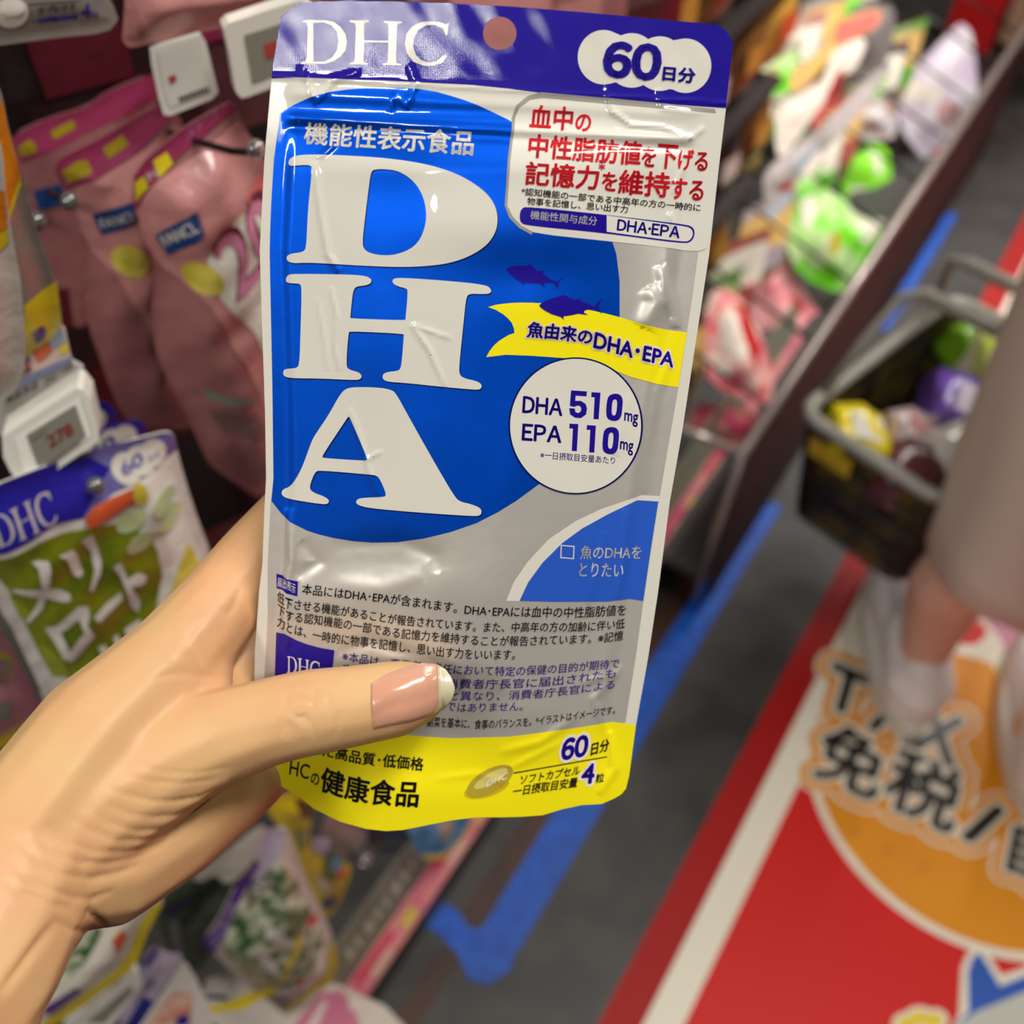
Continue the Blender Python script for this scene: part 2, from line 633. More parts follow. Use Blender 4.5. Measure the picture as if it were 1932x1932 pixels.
def union_cloud(grow=0.0):
    pts = []
    cs = [(1139, 108), (1192, 114), (1245, 120), (1293, 124)]
    r = 49.0 + grow
    # outer envelope by ray marching from the centroid
    cx, cy = 1216, 116
    for k in range(120):
        t = 2 * math.pi * k / 120
        best = 0
        for x, y in cs:
            dx, dy = x - cx, y - cy
            ry = r * 1.05
            A_ = (math.cos(t) / r) ** 2 + (math.sin(t) / ry) ** 2
            B_ = -2 * (dx * math.cos(t) / r ** 2 + dy * math.sin(t) / ry ** 2)
            C_ = (dx / r) ** 2 + (dy / ry) ** 2 - 1
            D = B_ * B_ - 4 * A_ * C_
            if D >= 0: best = max(best, (-B_ + math.sqrt(D)) / (2 * A_))
        pts.append((cx + best * math.cos(t), cy + best * math.sin(t)))
    return pts


lay('header_band', Sheet().poly([(x, y) for x, y in TOP] + RIGHT_EDGE[:2] + hdr_low + [(515, 124)], HOLE), m_navy, 1)
lay('cloud_panel', Sheet().poly(union_cloud()), m_white, 2)

DISC = Z1([(195, 860), (300, 795), (420, 740), (560, 700), (700, 680), (850, 668), (1000, 665), (1130, 667), (1250, 675), (1380, 696), (1500, 730), (1600, 762), (1700, 800), (1820, 856), (1930, 910)]) + \
    [(1010, 260), (1060, 300), (1110, 360), (1140, 415), (1155, 455), (1163, 480), (1169, 530), (1169, 597), (1160, 660), (1140, 720), (1105, 800), (1060, 870), (1019, 912), (974, 945), (940, 966), (899, 987), (850, 1004),
     (800, 1016), (750, 1023), (704, 1024), (665, 1021), (629, 1015), (600, 1008), (579, 1001), (547, 985), (530, 968), (512, 945),
     (516, 902), (514, 728), (512, 629), (509, 480), (509, 472), (510, 430), (512, 380), (517, 298), (526, 236)]
SIL = [(1155, 455), (1235, 462), (1316, 474), (1317, 480), (1307, 555), (1296, 627), (1280, 731), (1262, 835), (1245, 935), (1242, 946), (1214, 1134), (1198, 1250), (1180, 1362),
       (1150, 1385), (1098, 1392), (1023, 1402), (900, 1410), (853, 1410), (700, 1400), (500, 1360), (499, 1275), (505, 1164), (505, 1064), (511, 942)]
lay('silver_field', Sheet().poly(SIL + [(600, 900), (1100, 700)]), m_silver, 1)
lay('blue_disc', Sheet().poly(DISC), m_blue, 2)

YELT = [(485, 1330), (560, 1365), (640, 1380), (761, 1386), (803, 1390), (853, 1393), (960, 1390), (1024, 1382), (1098, 1372), (1155, 1362), (1180, 1365), (1200, 1368)]
lay('yellow_band', Sheet().poly(YELT + [(1187, 1464)] + BOTTOM + [(480, 1440), (478, 1360)]), m_yel, 2)

PANEL = Z2([(183, 950), (188, 860), (215, 775), (300, 705), (400, 678), (900, 722), (1665, 800)]) + [(1366, 232), (1357, 310), (1339, 466), (1316, 476), (1235, 464), (1155, 456), (1005, 440), (982, 428), (964, 409), (955, 388), (957, 350), (961, 300)]
lay('claim_panel_shadow', Sheet().poly([(x - 2.2, y - 1.5) for x, y in PANEL[:7]] + [(1351, 213), (1153, 196), (1023, 184), (1000, 188), (980, 203), (972, 222), (970, 246), (963, 300), (957, 388), (967, 408), (984, 426), (1005, 437), (1003, 443), (979, 430), (961, 411), (952, 388), (955, 350), (958, 300)]), m_grey, 4.5)
lay('claim_panel', Sheet().poly(chaikin(PANEL, 1)), m_white, 3.0)

WEDGE_W = Z6([(625, 780), (680, 640), (790, 480), (950, 310), (1150, 175), (1350, 80), (1560, 10), (1652, -22), (1792, -17), (1780, 25), (1700, 500), (1640, 700), (1000, 785)])
WEDGE_B = Z6([(725, 780), (790, 640), (900, 490), (1050, 340), (1200, 230), (1400, 120), (1620, 15), (1780, 25), (1720, 400), (1665, 780), (1560, 765), (1400, 785), (1000, 787)])
lay('wedge_border', Sheet().poly(WEDGE_W), m_white, 2)
lay('wedge_panel', Sheet().poly(WEDGE_B), m_wedge, 3)

RIB = Z3([(165, 400), (220, 383), (280, 375), (350, 368), (420, 366), (500, 367), (580, 372), (740, 385), (900, 415), (1050, 447), (1160, 475), (1350, 535), (1550, 578), (1675, 592), (1640, 800), (1610, 1010), (1450, 985), (1250, 930), (1100, 870), (1000, 830),
          (900, 795), (740, 787), (500, 770), (300, 762), (150, 780), (175, 735), (210, 690), (250, 655), (290, 630), (325, 610), (365, 597), (360, 560), (345, 520), (315, 485), (280, 455), (225, 422)])
lay('ribbon', Sheet().poly(RIB), m_yel, 3)
CIR = (1086, 803.5)
lay('ring', Sheet().poly(ell(CIR[0], CIR[1], 127, 129.5, 80)), m_dkblue, 4)
lay('round_panel', Sheet().poly(ell(CIR[0], CIR[1], 123.5, 126.5, 80)), m_white, 5)
FISH1 = [(302, 110), (330, 90), (400, 82), (450, 85), (480, 73), (510, 95), (540, 125), (590, 122), (580, 140), (600, 160), (650, 195), (690, 205), (735, 170), (705, 205), (695, 245), (703, 272), (680, 240), (655, 213), (600, 215), (585, 225), (605, 248), (575, 240), (555, 222), (480, 218), (440, 215), (442, 238), (420, 215), (370, 185), (325, 145)]
FISH2 = [(552, 385), (600, 350), (680, 325), (735, 307), (780, 325), (820, 345), (873, 327), (860, 350), (920, 375), (975, 395), (1000, 360), (1035, 335), (1010, 375), (1005, 410), (1035, 455), (1000, 425), (965, 408), (900, 425), (890, 440), (925, 460), (880, 455), (850, 450), (780, 465), (735, 470), (742, 497), (715, 475), (650, 455), (600, 430), (565, 405)]
lay('fish_print', Sheet().poly(Z3(FISH1)), m_navy, 5)
lay('fish_print', Sheet().poly(Z3(FISH2)), m_navy, 5)

# the three big letters
D_O = Z1([(256, 1235), (270, 1200), (330, 1178), (450, 1172), (700, 1180), (1000, 1200), (1250, 1235), (1450, 1285), (1620, 1360), (1760, 1460), (1830, 1560), (1850, 1660), (1835, 1760), (1770, 1860), (1640, 1945), (1480, 2000), (1300, 2022), (1100, 2029), (800, 2017), (600, 2004), (400, 1994), (290, 2000), (246, 1980), (243, 1945), (280, 1925), (370, 1915), (395, 1880), (405, 1600), (440, 1280), (425, 1252), (330, 1255), (268, 1262)])
D_I = Z1([(885, 1300), (920, 1285), (1000, 1284), (1100, 1300), (1200, 1365), (1270, 1460), (1305, 1580), (1303, 1700), (1260, 1820), (1190, 1890), (1090, 1930), (1000, 1941), (910, 1932), (840, 1905), (818, 1850), (840, 1650), (865, 1450)])
H_O = Z4([(236, 190), (255, 152), (320, 148), (600, 150), (830, 158), (890, 185), (885, 218), (850, 235), (775, 242), (752, 270), (742, 330), (728, 478), (730, 487), (1145, 501), (1148, 490), (1166, 280), (1155, 258), (1080, 240), (1045, 212), (1055, 183), (1110, 177), (1400, 195), (1750, 228), (1798, 262), (1795, 296), (1740, 302), (1630, 297), (1607, 330), (1590, 500), (1553, 860), (1560, 920), (1600, 943), (1700, 965), (1730, 995), (1718, 1025), (1670, 1028), (1400, 1003), (1150, 976), (1010, 968), (972, 945), (976, 908), (1010, 893), (1095, 884), (1112, 860), (1120, 800), (1136, 615), (1130, 602), (725, 583), (714, 595), (696, 840), (715, 875), (790, 893), (817, 920), (807, 948), (760, 955), (500, 942), (280, 941), (220, 925), (218, 880), (245, 868), (315, 865), (342, 840), (350, 600), (360, 250), (345, 222), (290, 220), (245, 215)])
A_O = Z4([(680, 1030), (720, 1012), (800, 1007), (950, 1011), (1040, 1028), (1075, 1055), (1160, 1210), (1350, 1550), (1525, 1850), (1570, 1880), (1640, 1895), (1710, 1922), (1728, 1950), (1715, 1985), (1650, 1988), (1200, 1957), (880, 1928), (785, 1905), (768, 1875), (795, 1852), (860, 1847), (980, 1842), (1000, 1832), (990, 1790), (955, 1710), (930, 1680), (880, 1672), (500, 1640), (462, 1650), (430, 1725), (418, 1780), (450, 1810), (530, 1838), (568, 1865), (560, 1895), (510, 1897), (300, 1865), (225, 1845), (203, 1815), (216, 1783), (270, 1765), (320, 1700), (370, 1600), (430, 1430), (460, 1370), (560, 1225), (640, 1080)])
A_I = Z4([(716, 1228), (728, 1245), (858, 1550), (852, 1562), (830, 1567), (530, 1547), (516, 1540), (520, 1525), (560, 1460), (640, 1340), (700, 1250)])
sh = Sheet()
for o_, i_ in ((D_O, D_I), (H_O, None), (A_O, A_I)):
    q = [[(x + 1.6, y + 2.4) for x, y in chaikin(o_, 2)]]
    if i_: q.append([(x + 1.6, y + 2.4) for x, y in chaikin(i_, 2)])
    sh.poly(*q)
lay('letter_shadow', sh, m_dkblue, 3)
for o_, i_ in ((D_O, D_I), (H_O, None), (A_O, A_I)):
    q = [chaikin(o_, 2)]
    if i_: q.append(chaikin(i_, 2))
    lay('big_letter', Sheet().poly(*q), m_white, 4)

# small serif logo letters
LOGO = [([(362, 158), (400, 152), (530, 152), (600, 165), (655, 205), (692, 260), (702, 320), (690, 385), (655, 430), (600, 465), (540, 484), (350, 487), (350, 478), (385, 470), (398, 440), (405, 205), (395, 172), (362, 166)],
         [(446, 172), (525, 170), (585, 192), (625, 240), (638, 310), (628, 380), (590, 435), (530, 466), (448, 468)]),
        ([(725, 155), (870, 155), (870, 165), (838, 172), (832, 195), (832, 305), (1018, 309), (1020, 200), (1014, 178), (985, 170), (985, 160), (1120, 164), (1120, 173), (1088, 180), (1082, 205), (1075, 455), (1082, 480), (1115, 488), (1115, 497), (975, 492), (975, 484), (1008, 476), (1014, 450), (1018, 324), (832, 320), (828, 450), (832, 474), (862, 482), (862, 490), (722, 488), (722, 479), (755, 471), (762, 448), (770, 205), (765, 178), (725, 165)], None),
        ([(1475, 175), (1466, 268), (1456, 268), (1430, 215), (1370, 190), (1310, 190), (1245, 225), (1210, 290), (1205, 350), (1225, 415), (1270, 460), (1325, 476), (1380, 465), (1435, 420), (1448, 415), (1462, 428), (1430, 475), (1365, 498), (1290, 500), (1210, 470), (1158, 405), (1142, 330), (1155, 255), (1200, 200), (1265, 168), (1340, 160), (1410, 168), (1455, 184)], None)]


def logo(sheet, fn):
    for o_, i_ in LOGO:
        q = [[fn(x, y) for x, y in o_]]
        if i_: q.append([fn(x, y) for x, y in i_])
        sheet.poly(*q)
    return sheet


lay('logo_lettering', logo(Sheet(), lambda x, y: Z1([(x, y)])[0]), m_white, 2)
lay('logo_box', Sheet().poly(Z5([(165, 1018), (230, 1032), (320, 1080), (400, 1110), (500, 1137), (608, 1155), (580, 1420), (400, 1400), (155, 1345)])), m_navy, 3)
lay('logo_lettering', logo(Sheet(), lambda x, y: (541 + (x - 350) / 1125 * 62, 1238 + (y - 155) / 340 * 32 + (x - 350) / 1125 * 10)), m_white, 4)
lay('notice_box', Sheet().poly(Z5([(168, 572), (212, 585), (245, 617), (330, 632), (326, 745), (245, 725), (215, 700), (168, 682)])), m_navy, 3)

# claim pill
lay('ingredient_pill', Sheet().poly(chaikin(Z2([(232, 1575), (245, 1520), (285, 1505), (860, 1565), (1440, 1635), (1500, 1655), (1512, 1705), (1490, 1760), (1430, 1778), (860, 1700), (290, 1645), (240, 1625)]), 2)), m_navy, 4)
lay('ingredient_window', Sheet().poly(chaikin(Z2([(868, 1572), (868, 1570), (1435, 1648), (1485, 1665), (1500, 1705), (1478, 1752), (1430, 1765), (868, 1690), (868, 1688)]), 2)), m_white, 5)
# capsule
lay('capsule_shade', Sheet().poly(ell(918, 1487, 44, 17, 40, -.3)), m_cap2, 3)
lay('capsule_print', Sheet().poly(ell(924, 1474, 49, 22, 48, -.52)), m_cap, 4)
lay('capsule_light', Sheet().poly(ell(926, 1469, 36, 10, 40, -.52)), m_cap3, 5)
lay('rule', Sheet().poly([(969, 1457.5), (1145, 1426.8), (1145, 1429), (969, 1460)]), m_ink, 4)
lay('check_box', Sheet().poly([(1058, 1028), (1084, 1030), (1083, 1055), (1057, 1053)], [(1060, 1030), (1082, 1032), (1081, 1053), (1059, 1051)]), m_white, 4)

FIVE = Z3([(795, 1032), (915, 1040), (912, 1078), (830, 1072), (826, 1112), (870, 1112), (905, 1135), (916, 1170), (908, 1215), (870, 1243), (825, 1240), (788, 1215), (780, 1168), (822, 1170), (828, 1198), (850, 1205), (870, 1190), (872, 1165), (858, 1148), (830, 1150), (822, 1158), (785, 1150)])
ZERO_O = Z3([(1120, 1056), (1165, 1062), (1188, 1095), (1185, 1160), (1176, 1235), (1145, 1266), (1100, 1264), (1068, 1245), (1060, 1200), (1066, 1120), (1078, 1075)])
ZERO_I = Z3([(1125, 1098), (1142, 1105), (1146, 1135), (1138, 1210), (1122, 1226), (1106, 1218), (1102, 1190), (1108, 1115)])
ONE = Z3([(950, 1046), (1018, 1050), (1004, 1252), (965, 1250), (974, 1085), (948, 1083)])
ONE_A = Z3([(783, 1285), (850, 1288), (838, 1494), (800, 1492), (809, 1322), (781, 1320)])
ONE_B = Z3([(915, 1296), (983, 1300), (971, 1505), (932, 1503), (941, 1333), (913, 1331)])


def five_ten(sh, k):
    sh.marks.append((len(sh.V), len(sh.F)))
    if k == 0:
        sh.poly(FIVE).poly(ONE).poly(chaikin(ZERO_O, 1), chaikin(ZERO_I, 1))
    else:
        mv = lambda P: [(x - 7, y + 62.8) for x, y in P]
        sh.poly(ONE_A).poly(ONE_B).poly(chaikin(mv(ZERO_O), 1), chaikin(mv(ZERO_I), 1))


WH, NV, RD, BK, PU, GR, OL = (Sheet() for _ in range(7))
WH.text('機能性表示食品', [(572, 271), (892, 293)], (40, 45), .022, .1)
WH.text('機能性関与成分', [(1000, 413), (1126, 426)], (16, 17), .010, .1)
WH.text('魚のDHAを', [(1094, 1055), (1209, 1055)], (25, 26), .008, .1)
WH.text('とりたい', [(1092, 1088), (1175, 1089)], 26, .008, .1)
WH.text('届出表示', [(523, 1106), (533, 1109), (557, 1121)], (17, 19), .01, .05)
lay('white_lettering', WH, m_white, 5)
NV.wide('６０', (1139, 142), (1241, 150), (62, 63), .05, .1, .08)
NV.text('日分', [(1249, 151), (1311, 157)], (26, 27), .04, .1)
NV.wide('ＤＨＡ・ＥＰＡ', (1164, 434), (1281, 449), (20, 21), .03, .12, .1)
NV.wide('ＤＨＡ', (986, 778), (1060, 784), (30, 30), .028, .06, .1)
five_ten(NV, 0)
NV.text('mg', [(1177, 800), (1203, 806)], (22, 23), .02, .06)
NV.wide('ＥＰＡ', (985, 830), (1058, 835), (30, 30), .028, .06, .1)
five_ten(NV, 1)
NV.text('mg', [(1169, 854), (1194, 860)], (22, 23), .02, .06)
NV.text('※一日摂取目安量あたり', [(1019, 865), (1160, 876)], 14, .006, .06)
lay('navy_lettering', NV, m_navy, 6)
RIBT = ('魚由来の', [(993, 636), (1054, 641), (1116, 651)], (29, 28)), ('DHA･EPA', [(1119, 655), (1190, 674), (1270, 693)], (28, 26))
for s_, b_, h_ in RIBT: OL.text(s_, b_, h_, .02, .14, .09)
OL.wide('６０', (1059, 1434), (1106, 1425), 38, .16, .12, .08)
OL.text('4', [(1095, 1479), (1120, 1477)], 36, .03, .12, .10)
OL.text('DHC', [(918, 1485), (956, 1469)], 12, .0, .2)
lay('outline_lettering', OL, m_pale, 5.6)
N2 = Sheet()
for s_, b_, h_ in RIBT: N2.text(s_, b_, h_, .028, .14)
N2.wide('６０', (1059, 1434), (1106, 1425), 38, .05, .12, .08)
N2.text('4', [(1095, 1479), (1120, 1477)], 36, .03, .12)
lay('navy_lettering', N2, m_navy, 6.4)
RD.text('血中', [(998, 241), (1079, 246)], (43, 43), .026, .1)
RD.text('の', [(1084, 246), (1114, 248)], 31, .026, .1)
RD.text('中性脂肪値', [(995, 296), (1208, 312)], (43, 44), .026, .1)
RD.text('を', [(1209, 313), (1236, 315)], 36, .026, .1)
RD.text('下', [(1237, 316), (1276, 319)], 44, .026, .1)
RD.text('げる', [(1278, 319), (1334, 324)], 38, .026, .1)
RD.text('記憶力', [(989, 348), (1128, 358)], (43, 44), .026, .1)
RD.text('*', [(1129, 320), (1141, 321)], 12, .02, .1)
RD.text('を', [(1134, 358), (1163, 361)], 34, .026, .1)
RD.text('維持', [(1165, 365), (1262, 373)], (45, 46), .026, .1)
RD.text('する', [(1264, 374), (1326, 379)], 38, .026, .1)
lay('red_lettering', RD, m_red, 6)
BK.text('*認知機能の一部である中高年の方の一時的に', [(983, 368), (1150, 384), (1321, 399)], (14.5, 14), .012, .1)
BK.text('物事を記憶し、思い出す力', [(994, 386), (1184, 402)], (14, 14), .012, .1)
BK.text('本品にはDHA･EPAが含まれます。DHA･EPAには血中の中性脂肪値を', [(569, 1121), (753, 1142), (887, 1161), (942, 1164), (1086, 1166), (1180, 1161)], (20, 21), .006, .1)
BK.text('低下させる機能があることが報告されています。また、中高年の方の加齢に伴い低', [(522, 1133), (541, 1149), (614, 1158), (753, 1180), (907, 1193), (969, 1193), (1106, 1192), (1178, 1186)], (20, 19), .006, .1)
BK.text('下する認知機能の一部である記憶力を維持することが報告されています。※記憶', [(522, 1158), (545, 1173), (629, 1184), (753, 1205), (907, 1219), (984, 1219), (1073, 1216), (1138, 1213), (1175, 1208)], (20, 19), .006, .1)
BK.text('力とは、一時的に物事を記憶し、思い出す力をいいます。', [(522, 1182), (547, 1196), (604, 1211), (723, 1226), (833, 1240), (900, 1245), (971, 1245)], (20, 20), .006, .1)
BK.text('、副菜を基本に、食事のバランスを。*イラストはイメージです。', [(792, 1370), (907, 1376), (970, 1373), (1029, 1367), (1160, 1347)], (19, 16), .008, .1)
BK.text('た高品質･低価格', [(607, 1427), (684, 1443), (798, 1455)], (23, 25), .02, .12)
BK.text('HC', [(545, 1461), (582, 1471)], (28, 27), .01, .12)
BK.text('の', [(585, 1478), (601, 1483)], 21, .02, .12)
BK.text('健康食品', [(602, 1492), (684, 1517), (788, 1523)], (46, 48), .024, .12)
BK.text('日分', [(1114, 1426), (1148, 1416)], 23, .03, .12)
BK.text('ソフトカプセル', [(980, 1480), (1093, 1461)], 17, .02, .2)
BK.text('一日摂取目安量', [(966, 1503), (1088, 1485)], 19, .02, .2)
BK.text('粒', [(1123, 1478), (1139, 1475)], 17, .02, .12)
lay('black_lettering', BK, m_ink, 6)
PU.text('※本品は、事業者の責任において特定の保健の目的が期待で', [(645, 1247), (728, 1260), (850, 1272), (964, 1276), (1061, 1270), (1168, 1260)], (19, 18), .004, .1)
PU.text('きるものとして、消費者庁長官に届出されたも', [(645, 1270), (760, 1290), (857, 1299), (939, 1300), (1011, 1297), (1081, 1290), (1161, 1278)], (19, 18), .004, .1)
PU.text('り、特定保健用食品と異なり、消費者庁長官による', [(645, 1294), (760, 1313), (855, 1322), (937, 1322), (1021, 1317), (1093, 1309), (1159, 1299)], (19, 17), .004, .1)
PU.text('個別審査を受けたものではありません。', [(645, 1315), (740, 1330), (832, 1340), (875, 1344), (986, 1341)], (19, 17), .004, .1)
lay('purple_lettering', PU, m_purple, 6)
# ---------------------------------------------------------------- the hand
def round_cone(bm, a, ra, b, rb, n=2):
    """convex hull of two spheres"""
    for c, r in ((a, ra), (b, rb)):
        bmesh.ops.create_icosphere(bm, subdivisions=n, radius=r, matrix=Matrix.Translation(Vector(c)))
    bmesh.ops.delete(bm, geom=bm.faces[:] + bm.edges[:], context='EDGES_FACES')
    h = bmesh.ops.convex_hull(bm, input=bm.verts[:], use_existing_faces=False)
    loose = [v for v in bm.verts if not v.link_faces]
    bmesh.ops.delete(bm, geom=loose, context='VERTS')


def chain(bm, pts, n=2):
    for (a, ra), (b, rb) in zip(pts[:-1], pts[1:]):
        t = bmesh.new()
        round_cone(t, a, ra, b, rb, n)
        me = bpy.data.meshes.new('tmp')
        t.to_mesh(me)
        t.free()
        bm.from_mesh(me)
        bpy.data.meshes.remove(me)


def fuse(name, bm, m, voxel, smooth_it, parent=None, loc=(0, 0, 0), fac=0.5):
    """voxel-fuse all the pieces in bm to one continuous skin"""
    me = bpy.data.meshes.new(name)
    bmesh.ops.translate(bm, verts=bm.verts, vec=-Vector(loc))
    bm.to_mesh(me)
    bm.free()
    o = bpy.data.objects.new(name, me)
    COL.objects.link(o)
    r = o.modifiers.new('fuse', 'REMESH')
    r.mode = 'VOXEL'
    r.voxel_size = voxel
    r.use_smooth_shade = True
    s = o.modifiers.new('smooth', 'SMOOTH')
    s.factor = fac
    s.iterations = smooth_it
    dg = bpy.context.evaluated_depsgraph_get()
    me2 = bpy.data.meshes.new_from_object(o.evaluated_get(dg))
    o.modifiers.clear()
    o.data = me2
    bpy.data.meshes.remove(me)
    me2.name = name
    me2.materials.clear()
    me2.materials.append(m)
    me2.polygons.foreach_set('use_smooth', [True] * len(me2.polygons))
    if parent is not None: o.parent = parent
    else: o.location = loc
    return o


def hj(px, py, Z, r):
    return tuple(at(px, py, Z)), r * Z / FPX


def skin_material():
    m = mat('skin', (226, 182, 138), rough=0.46, sss=0.15, bump=(900, 0.12, 0.0004), spec=0.35)
    nt = m.node_tree
    b = nt.nodes['Principled BSDF']
    n = nt.nodes.new('ShaderNodeTexNoise')
    n.inputs['Scale'].default_value = 28
    n.inputs['Detail'].default_value = 3
    tc = nt.nodes.new('ShaderNodeTexCoord')
    nt.links.new(tc.outputs['Object'], n.inputs['Vector'])
    r = nt.nodes.new('ShaderNodeValToRGB')
    r.color_ramp.elements[0].position = 0.35
    r.color_ramp.elements[1].position = 0.68
    r.color_ramp.elements[0].color = s2l((205, 168, 118))
    r.color_ramp.elements[1].color = s2l((207, 157, 114))
    nt.links.new(n.outputs['Fac'], r.inputs['Fac'])
    nt.links.new(r.outputs['Color'], b.inputs['Base Color'])
    return m


m_skin = skin_material()
HO = at(250, 1450, 0.31)
bm = bmesh.new()
# forearm and wrist
chain(bm, [hj(-230, 2080, .235, 175), hj(-60, 1835, .262, 168), hj(48, 1625, .283, 150)])
chain(bm, [hj(-150, 2060, .245, 165), hj(-10, 1800, .268, 128), hj(100, 1640, .288, 118)])
# palm: three rays behind the thumb
chain(bm, [hj(48, 1575, .285, 138), hj(190, 1390, .30, 128), hj(330, 1248, .318, 98), hj(410, 1150, .328, 84)])
chain(bm, [hj(100, 1600, .29, 138), hj(250, 1430, .315, 128), hj(400, 1310, .338, 100), hj(470, 1240, .35, 84)])
chain(bm, [hj(130, 1640, .29, 118), hj(205, 1622, .302, 124), hj(310, 1560, .318, 114), hj(420, 1490, .336, 92), hj(485, 1440, .348, 78)])
chain(bm, [hj(200, 1560, .305, 120), hj(380, 1450, .332, 108), hj(450, 1380, .346, 84)])
# thumb
chain(bm, [hj(90, 1620, .287, 130), hj(180, 1520, .295, 130), hj(300, 1445, .302, 112), hj(400, 1395, .306, 94), hj(500, 1364, .308, 84), hj(545, 1352, .3085, 83),
           hj(600, 1341, .309, 83), hj(680, 1329, .3095, 77), hj(745, 1318, .310, 74), hj(785, 1309, .3105, 60), hj(806, 1303, .311, 46)])
# web between thumb and index finger
chain(bm, [hj(330, 1330, .312, 80), hj(385, 1290, .316, 55), hj(392, 1230, .322, 50)])
# index, middle, ring and little finger behind the pouch
chain(bm, [hj(410, 1150, .330, 84), hj(483, 1052, .342, 73), hj(560, 960, .350, 63), hj(640, 880, .354, 56), hj(700, 815, .354, 46)])
chain(bm, [hj(470, 1240, .352, 84), hj(560, 1180, .362, 68), hj(680, 1110, .364, 60), hj(770, 1060, .360, 52), hj(820, 1030, .358, 44)])
chain(bm, [hj(450, 1380, .348, 84), hj(570, 1330, .364, 66), hj(680, 1300, .366, 58), hj(780, 1275, .362, 50), hj(830, 1262, .360, 42)])
chain(bm, [hj(485, 1440, .350, 78), hj(548, 1432, .362, 52), hj(640, 1420, .366, 48), hj(720, 1408, .364, 42), hj(765, 1400, .362, 36)])
hand = fuse('hand', bm, m_skin, 0.00105, 20, loc=tuple(HO))
tag(hand, 'bare hand and forearm reaching in from the left, thumb pressed on the pouch front', 'hand')

# skin creases pressed into the real surface
me = hand.data
nv = len(me.vertices)
co = np.empty(nv * 3)
me.vertices.foreach_get('co', co)
co = co.reshape(-1, 3)
no = np.empty(nv * 3)
me.vertices.foreach_get('normal', no)
no = no.reshape(-1, 3)
P = co + HO
d = P - EYE
Zc = d @ FWD
X = 966 + FPX * (d @ RIGHT) / Zc
Y = 966 - FPX * (d @ UP) / Zc
front = (no @ FWD) < 0.15
HZ = lambda pts: [(.29 * x, 1400 + .29 * y) for x, y in pts]
HZ3 = lambda pts: [(.29 * x, 950 + .29 * y) for x, y in pts]
disp = np.zeros(nv)
PALM = [([(700, 300), (850, 350), (1000, 385), (1150, 385), (1300, 360), (1440, 290)], 4.5, .9),
        ([(690, 400), (850, 470), (1000, 490), (1150, 480), (1300, 420), (1420, 320)], 5, .8),
        ([(560, 400), (700, 520), (900, 580), (1080, 570), (1250, 500), (1400, 380)], 5, .8),
        ([(400, 440), (560, 560), (760, 640), (950, 640), (1120, 590), (1300, 490)], 5, .8),
        ([(300, 520), (450, 650), (620, 710), (820, 720), (1000, 680), (1200, 580)], 5, .8),
        ([(180, 560), (330, 700), (520, 780), (700, 790), (900, 750), (1100, 660)], 5, .8),
        ([(100, 620), (250, 780), (420, 860), (600, 890), (780, 850), (950, 780)], 5, .9),
        ([(60, 760), (180, 890), (330, 960), (480, 1010), (600, 1020), (760, 960)], 6, 1.0),
        ([(20, 880), (120, 980), (240, 1010), (360, 1060), (480, 1080)], 6, .9),
        ([(560, 1090), (640, 1150), (700, 1190)], 7, 1.4), ([(330, 1150), (480, 1220), (560, 1235)], 6, .9),
        ([(350, 1180), (230, 1340), (110, 1500), (0, 1640)], 10, 1.6),
        ([(900, 160), (1100, 200), (1300, 200), (1500, 160)], 4, .4), ([(820, 210), (1000, 260), (1200, 270), (1420, 240)], 4, .5)]
for pts, w, a_ in PALM:
    disp -= crease(X, Y, HZ(pts), w, a_ * .00075)
for pts, w, a_ in [([(1480, 730), (1440, 700), (1360, 640)], 5, .5), ([(1480, 740), (1520, 660), (1560, 560)], 5, .6), ([(1200, 900), (1260, 1000), (1320, 1100), (1360, 1140)], 5, .5),
                   ([(1050, 930), (1150, 1050), (1290, 1110)], 4, .4), ([(1480, 1130), (1350, 1125), (1150, 1100), (1000, 1130)], 7, .8), ([(1340, 760), (1250, 830), (1200, 930)], 5, .35), ([(1300, 860), (1340, 960), (1420, 1040)], 4, .35)]:
    disp -= crease(X, Y, HZ3(pts), w, a_ * .0007)
for pts, w, a_ in [([(230, 480), (245, 560), (235, 640), (250, 760), (300, 880)], 3, .5), ([(190, 600), (200, 700), (220, 800), (250, 870)], 3, .45), ([(440, 440), (465, 540), (430, 640), (420, 740), (460, 860)], 3, .5),
                   ([(560, 500), (570, 600), (590, 680)], 3, .3), ([(630, 640), (635, 740), (600, 860)], 3, .3), ([(270, 600), (330, 560), (400, 570), (450, 590)], 3, .35), ([(260, 650), (320, 690), (410, 680)], 3, .35),
                   ([(250, 450), (330, 400), (420, 410)], 3, .25), ([(300, 720), (360, 700), (430, 740)], 3, .35), ([(350, 600), (380, 680), (350, 760)], 3, .3), ([(290, 640), (290, 760), (330, 840)], 3, .3)]:
    disp -= crease(X, Y, Z7(pts), 4.2, a_ * .0011)
# swollen bands between the palm folds
co += no * (disp * front)[:, None]
me.vertices.foreach_set('co', co.ravel())
me.update()

# thumbnail: curved plate lying on the tip
m_nail = mat('nail_pink', (208, 150, 124), rough=0.22, coat=0.8, coat_rough=0.12, sss=0.15)
m_tip = mat('nail_free_edge', (200, 190, 160), rough=0.25, coat=0.8, coat_rough=0.12, sss=0.1)


